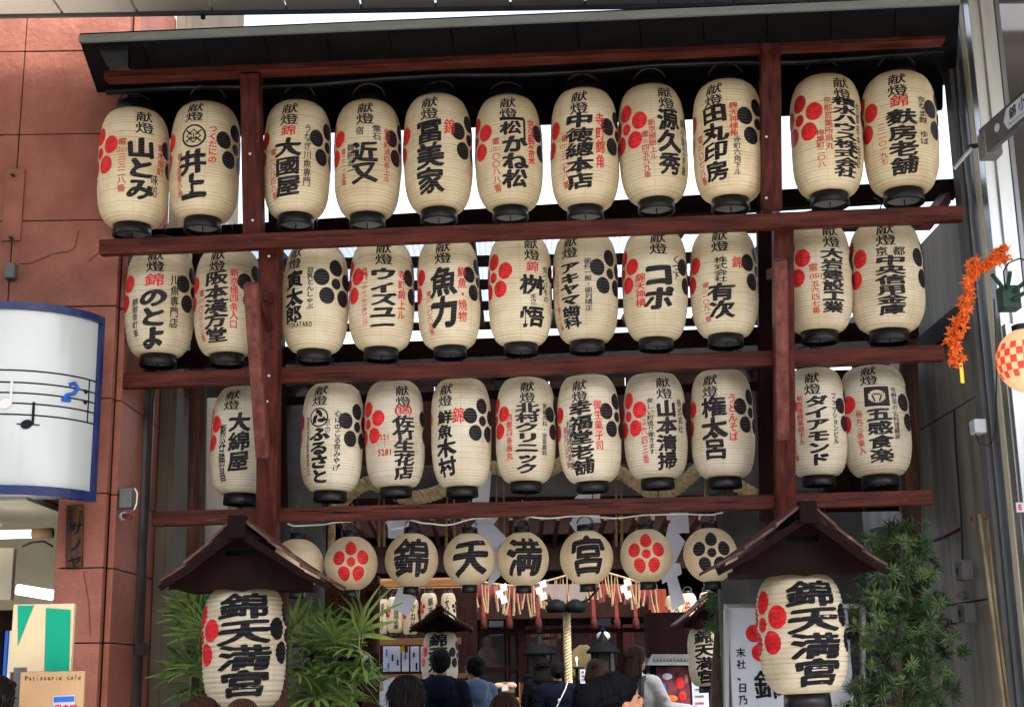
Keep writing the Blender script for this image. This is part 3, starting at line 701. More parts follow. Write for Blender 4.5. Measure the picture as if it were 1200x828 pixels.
jb = thing('junction_box', 'grey junction box with a red lamp on the tan wall', 'junction box', U(150, 583, 7.0))
MB().box(U(149, 584, 7.05), (.065, .07, .10)).build('box', M['palegreen'], jb, bevel=.006)
q = U(146, 604, 7.0); MB().cap(q, q + Vector((.035, -.03, -.01)), .016, .014).build('lamp', M['darklamp'], jb, smooth=True)
MB().tube([q + Vector((-.02, .03, .0)), q], .02, 12).build('lamp_base', M['plate'], jb)
MB().tube([U(158, 572, 7.0), U(161, 578, 7.0), U(160, 590, 7.0), U(157, 597, 7.0)], .004, 6).build('cable', M['whitewire'], jb)
# corrugated blue-grey hoarding and dark posts behind left part
def corr(name, lab, x0, x1, y, z0, z1, m, pitch=.032, amp=.008, cat='sheeting'):
    t = thing(name, lab, cat, ((x0 + x1) / 2, y, z0)); n = int((x1 - x0) / pitch * 4); vs = []; fs = []
    for i in range(n + 1):
        x = x0 + (x1 - x0) * i / n; yy = y + amp * math.sin(2 * math.pi * i / 4)
        vs += [(x, yy, z0), (x, yy, z1)]
        if i: fs.append((2 * i - 2, 2 * i, 2 * i + 1, 2 * i - 1))
    b = MB().add(vs, fs).build('sheet', m, t); md = b.modifiers.new('solid', 'SOLIDIFY'); md.thickness = .002
    return t
corr('corrugated_hoarding', 'blue-grey corrugated metal sheet behind the left of the rack', U(196, 500, 8.6).x, U(236, 500, 8.6).x, 8.6, 2.1, U(215, 300, 8.6).z, M['sheet'])
for x, wd, yy in ((183, .03, 8.2), (210, .05, 8.3)):
    a = U(x, 470, yy); pt = thing('dark_post', 'slim black post behind the drain pipe' if x == 183 else 'thicker black post in front of the blue-grey sheeting', 'post', (a.x, yy, 0))
    MB().box((a.x, yy, 2.1), (wd, wd, 4.2)).build('post_shaft', M['blackmetal'], pt)
lw = thing('alley_wall', 'dark grey wall closing the gap left of the shrine', 'wall', (-2.2, 9.0, 0))
M['darkgrey'] = mat('dark_grey_wall', (.035, .038, .045), .8, .3, 2, .3)
MB().box((-2.65, 9.4, 1.9), (1.6, .1, 3.8)).build('wall_face', M['darkgrey'], lw)
# ================================================================== THE RACK
rack = thing('lantern_rack', 'tall red-stained timber rack carrying three rows of lanterns', 'rack', Vector((G0.x, G0.y, 0)), -GA)
def pxm(x, y, off=0): # metres per pixel
    return (UG(x + 1, y, off) - UG(x, y, off)).length
def gbeam(x0, y0, x1, y1, hpx, dep, off, m='redwood_x', name='beam', bev=.004):
    a, b = UG(x0, y0, off), UG(x1, y1, off); h = hpx * pxm((x0 + x1) / 2, (y0 + y1) / 2, off)
    return MB().bar(a, b, dep, h, up=(0, 0, 1)).build(name, M[m], rack, bevel=bev)
def gpost(x0, y0, x1, y1, wpx, dep, off, m='redwood_z', name='post', off1=None, bev=.004):
    a, b = UG(x0, y0, off), UG(x1, y1, off if off1 is None else off1); wd = wpx * pxm(x0, y0, off)
    return MB().bar(a, b, wd, dep, up=GF).build(name, M[m], rack, bevel=bev)
gbeam(125, 87, 1105, 42, 19, .09, 0.0)
gbeam(118, 291, 1127, 251, 18, .06, .10)
gbeam(140, 447, 1105, 414, 18, .06, -.085)
gbeam(180, 608, 1092, 583, 17, .06, -.085)
gpost(294.5, 88, 298, 287, 22, .09, .02); gpost(902, 52, 904, 248, 23, .09, .02)
gpost(314, 640, 317.5, 286, 24, .10, -.03); gpost(920, 620, 917, 256, 23, .10, -.03)
for x, y in ((303, 258), (300, 180), (322, 440), (905, 160), (905, 232), (320, 470), (322, 300)): 
    q = UG(x - 7, y, .072); MB().ell(q, (.008, .006, .008), 8, 6).build('bolt', M['bolt'], rack, smooth=True)
for x, y in ((293, 283), (917, 260)):
    q = UG(x, y, .131); MB().box(q, (.018, .01, .018)).build('peg', M['black'], rack)
def splits(x0, y0, x1, y1, hpx, off, n, seed):
    r = random.Random(seed)
    for i in range(n):
        t0 = r.uniform(.02, .9); ln = r.uniform(.02, .09); dy = r.uniform(-.32, .32) * hpx; P = []
        for k in range(6):
            t = t0 + ln * k / 5; P.append(UG(x0 + (x1 - x0) * t, y0 + (y1 - y0) * t + dy + r.uniform(-.5, .5), off))
        MB().tube(P, [.0005, .0016, .0022, .0018, .0012, .0004], 4).build('crack', M['black'], rack)
splits(125, 87, 1105, 42, 19, .0465, 9, 1); splits(118, 291, 1127, 251, 18, .131, 12, 2); splits(140, 447, 1105, 414, 18, -.054, 10, 3); splits(180, 608, 1092, 583, 17, -.054, 10, 4)
# rear beams, rear posts
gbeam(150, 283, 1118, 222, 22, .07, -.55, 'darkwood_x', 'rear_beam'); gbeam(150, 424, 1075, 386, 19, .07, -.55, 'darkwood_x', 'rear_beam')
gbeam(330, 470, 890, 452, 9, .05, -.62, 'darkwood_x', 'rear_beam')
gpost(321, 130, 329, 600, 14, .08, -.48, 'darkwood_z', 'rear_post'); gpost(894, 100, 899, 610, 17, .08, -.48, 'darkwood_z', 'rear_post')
for x0, y0, x1, y1 in ((236, 275, 228, 700), (1064, 380, 1072, 830)):
    a, b = U(x0, y0, 7.62), U(x1, y1, 7.62); a.x = a.x; MB().bar(b, a, .085, .08, up=(0, 1, 0)).build('rear_post', M['oldwood_z'], rack, bevel=.004)
# short cross ties
a, b = UG(1108, 232, -.5), UG(1085, 262, .05); MB().bar(a, b, .05, .06).build('cross_tie', M['redwood_x'], rack, bevel=.003)
a, b = UG(160, 276, -.5), UG(150, 290, .05); MB().bar(a, b, .05, .06).build('cross_tie', M['darkwood_x'], rack, bevel=.003)
# brackets leaning out in front of both posts
for sx, x0, y0, x1, y1 in ((1, 294, 332, 308, 534), (-1, 914, 304, 917, 513)):
    a, b = UG(x0, y0, .42), UG(x1, y1, .10)
    wd = 15 * pxm(x0, y0, .3)
    MB().bar(b, a, wd, .055, up=GF).build('bracket_upright', M['bracketwood'], rack, bevel=.003)
    c = UG(x0 + 2, y0 + 12, .40); d = UG(x0 + (24 if sx == 1 else -12), y0 + 18, 0.0); MB().bar(c, d, .035, .05).build('bracket_tie', M['redwood_x'], rack, bevel=.003)
    c = UG(x1 , y1 - 22, .12); d = UG(x1 + (8 if sx == 1 else 6), y1 - 20, .0); MB().bar(c, d, .04, .05).build('bracket_tie', M['redwood_x'], rack, bevel=.003)
    if sx == 1:
        c = UG(300, 345, .36); d = UG(316, 384, .02); MB().bar(c, d, .03, .04).build('bracket_brace', M['redwood_x'], rack, bevel=.003)
# ---- small roof over the rack
YE = 6.35
rf = thing('rack_roof', 'thin metal-edged roof sheltering the top row of lanterns', 'roof', UG(600, 20, .4))
a, b = UG(93, 46, .50), UG(1125, 1, .50)
MB().bar(a, b, .02, .038).build('edge_strip', M['roofmetal'], rf, bevel=.002)
# boards of the soffit, side by side, running front to back
nb = 14; back0, back1 = UG(128, 60, -.9), UG(1112, 16, -.9)
back0.z = back1.z = (a.z + b.z) / 2 + .15 ; 
for i in range(nb):
    t0, t1 = i / nb + .0006, (i + 1) / nb - .0006
    P = [a.lerp(b, t0), a.lerp(b, t1), back0.lerp(back1, t1), back0.lerp(back1, t0)]
    dz = Vector((0, 0, rng.uniform(-.001, .001) - .012))
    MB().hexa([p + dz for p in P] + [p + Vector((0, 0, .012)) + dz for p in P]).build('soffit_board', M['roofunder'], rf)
MB().prism([UG(150, 92, -.66), UG(1105, 54, -.66), UG(1105, 126, -.66), UG(150, 161, -.66)], -GF * .02).build('backing_sheet', M['roofunder'], rf)
pts = [UG(104, 50, .40), UG(116, 54, .34), UG(117, 64, .26), UG(122, 74, .18), UG(128, 80, .1)]
MB().prism([UG(100, 49, .42), UG(114, 53, .42), UG(117, 62, .42), UG(126, 78, .42), UG(150, 78, .42), UG(150, 45, .42)], GF * -.05).build('end_bracket', M['black'], rf, bevel=.003)
MB().hexa([p + Vector((0, 0, .003)) for p in (a, b, back1, back0)] + [p + Vector((0, 0, .03)) for p in (a, b, back1, back0)]).build('roof_deck', M['roofunder'], rf)
# dark board behind the top row
A_, B_ = UG(150, 100, -.62), UG(1105, 62, -.62); C_, D_ = UG(1105, 128, -.62), UG(150, 163, -.62)
for i in range(10):
    t0, t1 = i / 10 + .0008, (i + 1) / 10 - .0008
    up = Vector((0, 0, .10))
    P = [D_.lerp(C_, t0), D_.lerp(C_, t1), A_.lerp(B_, t1) + up, A_.lerp(B_, t0) + up]
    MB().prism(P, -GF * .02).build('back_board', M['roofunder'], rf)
a, b = UG(125, 108, -.2), UG(1105, 62, -.2)
MB().tube([a.lerp(b, i / 12) + Vector((0, 0, .012 * math.sin(i * 1.7))) for i in range(13)], .017, 10).build('conduit', M['black'], rf, smooth=True)
# ================================================================== TORII (grey stone), behind
tor = thing('stone_torii', 'grey stone torii behind the lanterns hung with a straw rope', 'torii', (0, 8.05, 0))
a, b = U(250, 462, 8.1), U(1040, 428, 8.1)
MB().bar(a + Vector((-.2, 0, .1)), b + Vector((.0, 0, .13)), .28, .20).build('lintel', M['stone'], tor, bevel=.015)
a, b = U(300, 566, 8.1), U(960, 560, 8.1); MB().bar(a, b, .16, .17).build('tie_beam', M['stone'], tor, bevel=.012)
MB().box((U(610, 520, 8.1).x, 8.1, (U(610, 445, 8.1).z + U(610, 555, 8.1).z) / 2), (.3, .12, .55)).build('centre_strut', M['stone'], tor, bevel=.01)
for x0, x1 in ((362, 350), (858, 872)):
    MB().tube([Vector((U(x1, 700, 8.1).x, 8.1, 0)), U(x1, 700, 8.1), U(x0, 430, 8.1)], [.16, .15, .125], 28).build('pillar', M['stone'], tor, smooth=True)
bh = thing('rear_hoarding', 'dark grey boarding behind the third row of lanterns', 'wall', (0, 8.5, 3))
bx0, bx1, bz0, bz1 = U(330, 500, 8.7).x, U(1050, 500, 8.7).x, U(600, 606, 8.7).z, U(600, 440, 8.7).z
nbp = 16
for i in range(nbp):
    x0 = bx0 + (bx1 - bx0) * i / nbp; x1 = bx0 + (bx1 - bx0) * (i + 1) / nbp - .006
    MB().box(((x0 + x1) / 2, 8.7 + rng.uniform(0, .006), (bz0 + bz1) / 2), (x1 - x0, .03, bz1 - bz0)).build('plank', M['darkwood_z'], bh)
# ---- translucent roof beyond, with rafters and purlins
tr_ = thing('translucent_roof', 'white translucent corrugated roofing on dark rafters behind the rack', 'roof', (0, 10.5, 4.5))
ZR = U(640, 268, 8.7).z
x0, x1 = -2.6, 2.75
NP = 9; pwid = (x1 - x0) / NP
vs = []; fs = []; n = 56
for i in range(n + 1):
    x = pwid * i / n; z = .012 * math.sin(2 * math.pi * i / 4)
    vs += [(x, 0, z), (x, 4.4, z + .5)]
    if i: fs.append((2 * i - 2, 2 * i, 2 * i + 1, 2 * i - 1))
pm_ = MB().add(vs, fs).mesh('roof_sheet', M['poly'])
for i in range(NP):
    o = link('roof_sheet', pm_, tr_); o.location = Vector((x0 + pwid * i + .004 * i, 8.5, ZR)) - Vector((0, 10.5, 4.5)); 
for i in range(8):
    x = x0 + .35 + i * .68; MB().bar((x, 8.4, ZR - .08), (x, 12.9, ZR + .43), .05, .09).build('rafter', M['darkwood_x'], tr_)
for yy in (8.45, 9.5, 10.5, 11.6, 12.85):
    MB().bar((x0, yy, ZR + .015 - .1 + (yy - 8.5) * .1136), (x1, yy, ZR - .1 + .015 + (yy - 8.5) * .1136), .06, .07).build('purlin', M['darkwood_x'], tr_)
# ================================================================== RIGHT SIDE
XW = U(1145, 465, 7.05).x
rw = thing('streaked_side_wall', 'tall streaked grey-brown panelled wall on the right side of the entrance', 'wall', (XW, 8, 0))
for (ya, yb) in ((7.05, 7.75), (7.756, 8.6), (8.606, 9.6)):
    zz = [0.0, .95, 1.95, UX(1140, 465, XW).z, 4.05]
    for z0, z1 in zip(zz[:-1], zz[1:]):
        MB().box((XW + .06 + rng.uniform(0, .003), (ya + yb) / 2, (z0 + z1) / 2), (.1, yb - ya, z1 - z0 - .008)).build('wall_panel', M['stain_wall'], rw, bevel=.002)
MB().box((XW + .2, 8.3, 2.0), (.16, 2.6, 4.0)).build('wall_core', M['joint'], rw)
MB().tube([(XW - .03, 8.35, 0), (XW - .03, 8.35, 3.4)], .03, 12).build('conduit_pipe', M['concrete'], rw, smooth=True)
MB().box((XW - .02, 7.45, 3.42), (.07, .9, .12)).build('cap_beam', M['darkwood_x'], rw, bevel=.004)
for x, y, h in ((1130, 668, .13), (1133, 718, .13)):
    q = UX(x, y, XW - .05); t = thing('switch_box', 'grey switch box on the streaked wall, ' + ('upper of two' if y < 700 else 'lower of two'), 'switch box', q, 0, 'grey switch boxes on the right wall')
    MB().box(q, (.06, .12, h * .78)).build('box', M['palegreen'], t, bevel=.006); MB().box(q + Vector((-.031, .02, 0)), (.004, .02, .03)).build('latch', M['blackmetal'], t)
q = UX(1133, 697, XW - .04); t = thing('round_meter', 'small round meter between the two grey switch boxes', 'meter', q)
MB().tube([q, q + Vector((-.04, -.02, 0))], .022, 16).build('dial', M['steel'], t, smooth=False); MB().tube([q + Vector((-.0, .09, 0)), q + Vector((-.03, .03, 0))], .018, 8).build('valve', M['redink'], t)
MB().tube([UX(1128, 655, XW - .03), UX(1126, 600, XW - .03), UX(1121, 540, XW - .03), UX(1118, 480, XW - .03)], .006, 6).build('cable', M['black'], rw)
MB().tube([UX(1095, 633, XW - .03), UX(1108, 628, XW - .04), UX(1124, 620, XW - .03)], .01, 6).build('rusty_bar', M['redwood_x'], rw)
sf = thing('small_white_fixture', 'small white box lamp with a hanging cable beside the steel column', 'lamp', U(1146, 500, 6.7))
MB().box(U(1146, 500, 6.75), (.06, .08, .07)).build('housing', M['plate'], sf, bevel=.006)
MB().tube([U(1143, 508, 6.7), U(1148, 520, 6.7), U(1160, 522, 6.7), U(1167, 505, 6.65), U(1168, 420, 6.6), U(1165, 350, 6.6)], .004, 6).build('cable', M['black'], sf)
# stainless column: upright strips at stepped depths
cl = thing('steel_column', 'brushed stainless steel clad column at the right edge', 'column', (2.5, 6.75, 0))
def strip(xa, xb, yref, Ya, m, dep=.12, z1=7.0, name='cladding_strip'):
    a, b = U(xa, yref, Ya), U(xb, yref, Ya)
    MB().box(((a.x + b.x) / 2, Ya + dep / 2, z1 / 2), (b.x - a.x - .004, dep, z1)).build(name, m, cl, bevel=.003)
strip(1133, 1141, 300, 6.86, M['concrete'], .1); strip(1141, 1150, 300, 6.82, M['steel_dark']); strip(1150, 1156, 300, 6.76, M['steel_dark'], .2); strip(1156, 1164, 300, 6.70, M['paint_cream'], .2)
strip(1164, 1178, 300, 6.62, M['steel'], .3); strip(1178.5, 1196, 300, 6.60, M['steel'], .3); strip(1196, 1203, 300, 6.64, M['steel_dark'], .3)
MB().box((U(1225, 300, 6.9).x + .3, 7.2, 3.0), (1.0, .4, 6)).build('dark_recess', M['glassdark'], cl)
M['bamboo'] = mat('old_bamboo', (.09, .07, .04), .5, .3, 6, .1, col2=(.17, .13, .07))
st = thing('bamboo_poles', 'two thin bamboo poles tied to a wooden bar by the steel column', 'pole', U(1150, 700, 6.8))
MB().tube([U(1147, 602, 6.7), U(1163, 720, 6.7), U(1178, 840, 6.65)], .010, 8).build('pole', M['bamboo'], st, smooth=True)
MB().tube([U(1156, 604, 6.75), U(1168, 720, 6.75), U(1184, 840, 6.7)], .008, 8).build('pole', M['bamboo'], st, smooth=True)
MB().bar(U(1138, 608, 6.72), U(1160, 602, 6.72), .02, .02).build('tie_bar', M['oldwood_z'], st)
# ---- arm sign
YA = 6.2
ar = thing('hanging_arm_sign', 'dark arm sign with white lettering jutting from the steel column at the upper right', 'sign', U(1160, 170, YA))
a, b = U(1152, 168, YA), U(1225, 105, YA - .5)
d = (b - a).normalized(); upv = Vector((0, 0, 1))
MB().bar(a, b, .03, .14).build('panel', M['steel_dark'], ar, bevel=.004)
MB().box(U(1160, 170, YA), (.085, .10, .13)).build('bracket_box', M['palegreen'], ar, bevel=.008)
MB().tube([U(1136, 172, 6.3), U(1148, 170, 6.3), U(1155, 168, YA)], .012, 8).build('clamp', M['blackmetal'], ar)
chn = [U(1119, 196, 6.5).lerp(U(1138, 174, 6.3), i / 9) for i in range(10)]
for i, p in enumerate(chn): MB().ell(p, (.010, .008, .013), 8, 5).build('chain_link', M['steel'], ar, smooth=True)
rt = d; nn_ = rt.cross(upv)
pl = a.lerp(b, .55) - nn_ * -.016
sgn = -1 if nn_.dot(CAM - a) < 0 else 1
off = nn_ * (sgn * .0165)
base_ = a.lerp(b, .5) + off
MB().prism([a.lerp(b, .40) + off + upv * .0, a.lerp(b, .46) + off + upv * .05, b + off + upv * .05, b + off - upv * .05, a.lerp(b, .46) + off - upv * .05], nn_ * (sgn * .002)).build('sign_plate', M['plate'], ar)
flattext('錦小路', a.lerp(b, .56) + off * 1.15 + upv * .012, rt, upv, .06, .015, M['print'], ar, vertical=False, step=.075)
flattext('Nishikikoji', a.lerp(b, .5) + off * 1.15 - upv * .033, rt, upv, .022, 0, M['print'], ar, vertical=False, step=.012)
q = a.lerp(b, .30) + off * 1.1; MB().tube([q, q + nn_ * sgn * .003], .02, 16).build('round_mark', M['plate'], ar)
# ---- green holder, orange garland, chequered lantern
gh = thing('green_holder_box', 'dark green box holder with black prongs beside the orange garland', 'holder', U(1188, 350, 6.1))
MB().box(U(1182, 350, 6.1), (.085, .08, .11)).build('box', M['greenbox'], gh, bevel=.004)
for x0, y0, x1, y1 in ((1176, 338, 1163, 322), (1181, 336, 1184, 318), (1190, 340, 1206, 326), (1188, 350, 1210, 338)):
    MB().tube([U(x0, y0, 6.05), U(x1, y1, 6.0)], .010, 8).build('prong', M['greenbox'], gh)
MB().tube([U(1178, 336, 6.05), U(1176, 318, 6.0), U(1182, 308, 6.0), U(1194, 303, 6.0), U(1206, 306, 6)], .004, 6).build('cable', M['black'], gh)
gl = thing('autumn_leaf_garland', 'hanging garland of orange plastic maple leaves in front of the steel column', 'garland', U(1135, 300, 6.0))
def leafmesh():
    b = MB(); 
    for k in range(5):
        t = R_(-100 + 50 * k); l = .040 if k == 2 else .030 - abs(k - 2) * .004
        ax = Vector((math.sin(t), math.cos(t), 0)); sd = Vector((ax.y, -ax.x, 0)) * .0055
        b.add([(0, 0, 0), ax * l * .45 + sd + Vector((0, 0, .004)), ax * l + Vector((0, 0, -.004)), ax * l * .45 - sd + Vector((0, 0, .004))], [(0, 1, 2), (0, 2, 3)])
    return b.mesh('leaf', M['orange'])
lm = leafmesh(); ip = wm(gl).inverted()
path1 = [(1122, 425), (1116, 405), (1120, 385), (1130, 360), (1137, 335), (1142, 315), (1143, 305)]; path2 = [(1148, 315), (1158, 308), (1166, 300), (1173, 293), (1178, 290)]
path3 = [(1152, 315), (1168, 306), (1184, 301)]
def along(P, n, Y):
    out = []
    for i in range(n):
        s = i / (n - 1) * (len(P) - 1); k = min(int(s), len(P) - 2); out.append(U(P[k][0] + (P[k + 1][0] - P[k][0]) * (s - k), P[k][1] + (P[k + 1][1] - P[k][1]) * (s - k), Y))
    return out
for P, n, spread in ((path1, 210, .021), (path2, 60, .011), (path3, 36, .008)):
    for q in along(P, n, 6.0):
        o = link('leaf', lm, gl); q = q + Vector([rng.gauss(0, spread * .6) for _ in range(3)])
        o.matrix_local = ip @ Matrix.Translation(q) @ Euler((rng.uniform(0, 6.28), rng.uniform(0, 6.28), rng.uniform(0, 6.28))).to_matrix().to_4x4() @ Matrix.Scale(rng.uniform(.7, 1.15), 4)
MB().tube(along(path1, 20, 6.0) + along(path2, 6, 6.0), .004, 5).build('stem', M['orange'], gl)
MB().box(U(1127, 437, 6.0), (.016, .003, .09)).build('yellow_tag', M['yellow'], gl)
# chequered lantern
cq = U(1203, 422, 6.0)
ch = thing('chequered_lantern', 'glowing cream lantern with a red chequered band, cut by the right edge', 'lantern', cq - Vector((0, 0, .15)))
mg = bpy.data.materials.new('lit_cream_shade'); mg.use_nodes = True; e = mg.node_tree.nodes['Principled BSDF']; e.inputs['Base Color'].default_value = (.55, .36, .20, 1); e.inputs['Emission Color'].default_value = (1, .50, .22, 1); e.inputs['Emission Strength'].default_value = .10
mr = bpy.data.materials.new('lit_red_shade'); mr.use_nodes = True; e = mr.node_tree.nodes['Principled BSDF']; e.inputs['Base Color'].default_value = (.5, .03, .015, 1); e.inputs['Emission Color'].default_value = (1, .04, .015, 1); e.inputs['Emission Strength'].default_value = .10
MB().ell(cq, (.130, .130, .145), 40, 24).build('shade', mg, ch, smooth=True)
sqm = MB(); 
def sph(a_, e_, r=1.008): return cq + Vector((.130 * r * math.sin(a_) * math.cos(e_), -.130 * r * math.cos(a_) * math.cos(e_), .145 * r * math.sin(e_)))
for j in range(5):
    for i in range(28):
        if (i + j) % 2: continue
        a0, e0 = i * 2 * math.pi / 28, R_(-36 + j * 13); da, de = 2 * math.pi / 28, R_(13); b = MB(); vs = []
        for u_ in (0, .5, 1):
            for v_ in (0, .5, 1): vs.append(sph(a0 + da * u_, e0 + de * v_))
        b.add(vs, [(0, 3, 4, 1), (1, 4, 5, 2), (3, 6, 7, 4), (4, 7, 8, 5)]); b.build('red_square', mr, ch)
MB().lathe([(.05, .13), (.05, .16)], 20, cq).build('top_ring', M['black'], ch)
# orange-lit panel, reflective shop front under it
fp = thing('mirror_panel', 'pale reflective metal shop front panel at the right edge', 'panel', U(1185, 600, 6.75))
a = U(1184, 600, 6.56); 
for z0, z1 in ((0, 1.98), (1.985, 3.25)): MB().box((a.x + .62, 6.6, (z0 + z1) / 2), (1.1, .05, z1 - z0)).build('metal_sheet', M['steel'], fp, bevel=.003)
tg = thing('tiny_notice', 'small white notice with a red letter on the steel panel', 'notice', U(1196, 594, 6.54)); q = U(1197, 594, 6.545)
MB().box(q, (.05, .006, .045)).build('card', M['plate'], tg); flattext('E', q + Vector((-.008, -.004, 0)), (1, 0, 0), (0, 0, 1), .035, .03, M['printred'], tg, vertical=False)
# ================================================================== LANTERNS OF THE RACK
def KT(x=0, y0=.065, y1=.285, w=.56): return ('献燈', x, y0, y1, w, 'm')
def bracket_mark(inks, W):      # the roof-shaped mark over the first character
    inks['ink'].put(*W(stroke(seg((-.38, .225), (.36, .225), 8), .030))); inks['ink'].put(*W(stroke(seg((.36, .225), (.36, .03), 6), .07)))
def ring_diamond(inks, W):
    for f in (stroke(circ(0, 0, .33), .055, True), stroke([(0, .2), (.2, 0), (0, -.2), (-.2, 0)], .045, True),
              stroke(seg((-.22, .18), (-.05, .03)), .045), stroke(seg((.22, .18), (.05, .03)), .045), stroke(seg((-.22, -.18), (-.05, -.03)), .045), stroke(seg((.22, -.18), (.05, -.03)), .045), stroke(seg((0, .1), (0, -.08)), .03), stroke(seg((-.08, -.08), (.08, -.08)), .03)):
        A, Fs = f; A = A.copy(); A[:, 1] = .135 + A[:, 1] * .29; inks['ink'].put(*W((A, Fs)))
def tomoe(inks, W):
    # ring with three comma-shaped gaps: built as three curved strokes and a rim
    rim = stroke(circ(0, 0, .29, 36), .045, True)
    B = rim[0].copy(); B[:, 1] = B[:, 1] * .29 + .15; inks['ink'].put(*W((B, rim[1])))
    for k in range(3):
        t0 = k * 2 * math.pi / 3 + .5
        pts = [((.05 + .17 * i / 9) * math.cos(t0 + i * .17), (.05 + .17 * i / 9) * math.sin(t0 + i * .17)) for i in range(10)]
        st_ = stroke(pts, .13); B = st_[0].copy(); B[:, 1] = B[:, 1] * .29 + .15; inks['ink'].put(*W((B, st_[1])))
def emblem(inks, W):
    for f in (stroke(seg((-.36, .250), (.36, .250), 10), .032), stroke(seg((-.36, .10), (.36, .10), 10), .032)):
        inks['ink'].put(*W(f))
    # black square with a pale basket shape left open
    for i in range(12):
        x0 = -.36 + .06 * i; x1 = x0 + .06; c = (x0 + x1) / 2; g = math.sqrt(max(0, 1 - (c / .24) ** 2)) * .06
        for (a, b) in ((.24, .175 + g), (.175 - g, .10)) if g > 0 else ((.24, .10),):
            if abs(a - b) < .004: continue
            inks['ink'].put(*W((np.array([(x0, a, .3), (x1, a, .3), (x1, b, .3), (x0, b, .3)], float), [(0, 1, 2, 3)])))
    inks['ink'].put(*W(stroke(seg((-.14, .19), (-.06, .13)), .03))); inks['ink'].put(*W(stroke(seg((.14, .19), (.06, .13)), .03))); inks['ink'].put(*W(stroke(seg((-.10, .195), (.10, .195)), .012)))
TORA = lambda inks, W: [inks['ink'].put(*W((lambda g, i: (np.stack([g[0][:, 0] * .13 - .16 + i * .105, g[0][:, 1] * .06 - .315, g[0][:, 2]], 1), g[1]))(glyph(c, .02, 2, 1), i))) for i, c in enumerate('TORATARO')]
def HZ(text, x, y, cw, ch, step, ik='thinred'):
    return lambda inks, W: [inks[ik].put(*W((lambda g, i: (np.stack([g[0][:, 0] * cw + x + i * step, g[0][:, 1] * ch + .5 - y, g[0][:, 2]], 1), g[1]))(glyph(c, .02, 2, 1), i))) for i, c in enumerate(text)]
rows = []
# (centre x, top y, bottom y, width, main-column x, label words, items)
rows.append(('1', -.13, [
 (158, 122, 259, 81, 165, 'three the writing 山とみ, far left of the top row', [KT(.10), ('山とみ', 0, .32, .86, .72, 'K'), ('味処', .42, .62, .82, .26, 'k'), ('東木屋町', .62, .34, .62, .28, 'r'), ('電(221)三三二八番', -.52, .33, .80, .26, 'r'), HZ('', 0, 0, 1, 1, 1)]),
 (240, 116, 251, 80, 226, 'diamond-in-ring mark above the characters 井上 and a black crest', [KT(-.02, .05, .235), ring_diamond, ('井上', 0, .49, .90, .72, 'K'), ('つくだにの', .55, .26, .60, .26, 'R'), ('錦小路富小路', -.42, .50, .88, .2, 'r')]),
 (348, 113, 248, 78, 337, '大國屋 in black under one red character, right of the left post', [KT(), ('錦', 0, .285, .38, .46, 'R'), ('大國屋', 0, .40, .90, .70, 'K'), ('うなぎ川魚専門', .58, .27, .82, .25, 'k'), ('電(221)〇八四八番', -.48, .48, .92, .24, 'r')]),
 (431, 113, 247, 78, 427, 'two characters 近又 with two thin red columns beside them', [KT(), ('近又', 0, .44, .80, .70, 'K'), ('宿', -.15, .30, .38, .26, 'k'), ('懐石', .36, .28, .42, .28, 'k'), ('御幸町通四条上ル', .70, .30, .78, .24, 'r'), ('鵜飼治一', -.42, .45, .72, .24, 'k'), ('電二二一五番', -.68, .48, .80, .2, 'r')]),
 (514, 107, 241, 80, 504, 'three bold characters 冨美家 and one red character beside them', [KT(), ('冨美家', 0, .28, .93, .74, 'K'), ('錦', .60, .28, .42, .34, 'R')]),
 (597, 108, 239, 78, 602, 'angle mark over 松 and the writing かね松 below it', [KT(-.12), bracket_mark, ('松', -.05, .30, .42, .56, 'K'), ('かね松', .06, .43, .89, .70, 'K'), ('京野菜', .60, .26, .68, .26, 'R'), ('電(221)〇〇八八番', -.52, .44, .92, .26, 'r')]),
 (684, 100, 238, 80, 678, 'five stacked bold characters 中徳總本店, centre right of the top row', [KT(), ('中徳總本店', 0, .27, .91, .74, 'K'), ('寺町錦角', .62, .27, .74, .30, 'R'), ('電(221)三二七八番', -.46, .44, .90, .26, 'r')]),
 (766, 94, 230, 80, 786, 'three spaced characters 源久秀 with a red plum crest facing left', [KT(-.02), ('源久秀', 0, .28, .86, .64, 'K'), ('新京極錦上ル', -.52, .38, .74, .22, 'r'), ('電(231)四五九九番', -.74, .48, .88, .24, 'r'), ('錦小路之老舗', .52, .34, .84, .2, 'k')]),
 (852, 90, 228, 83, 837, 'four characters 田丸印房 beside the right post, black crest at its right', [KT(-.02), ('田丸印房', 0, .27, .91, .68, 'K'), ('錦天神様角', .55, .26, .56, .26, 'R'), ('寺町六角下ル', .62, .56, .88, .22, 'k'), ('電(221)〇七八番', -.50, .50, .92, .22, 'r')]),
 (967, 84, 222, 84, 990, 'long column 積水ハウス株式会社, just right of the right post', [KT(-.05), ('積水ハウス株式会社', 0, .26, .93, .68, 'K'), ('京都営業所烏丸', -.50, .26, .72, .24, 'r'), ('梅屋町二〇八', -.74, .54, .86, .24, 'r'), ('京都市中京区', .46, .28, .84, .2, 'k')]),
 (1053, 80, 219, 88, 1057, 'the name 麩房老舗, last at the right of the top row', [KT(-.08), ('錦', -.05, .275, .38, .52, 'R'), ('麩房老舗', 0, .40, .94, .70, 'K'), ('京なま麩 ゆば', .58, .28, .70, .28, 'k'), ('二二一〇一九七', -.55, .50, .84, .24, 'r')])]))
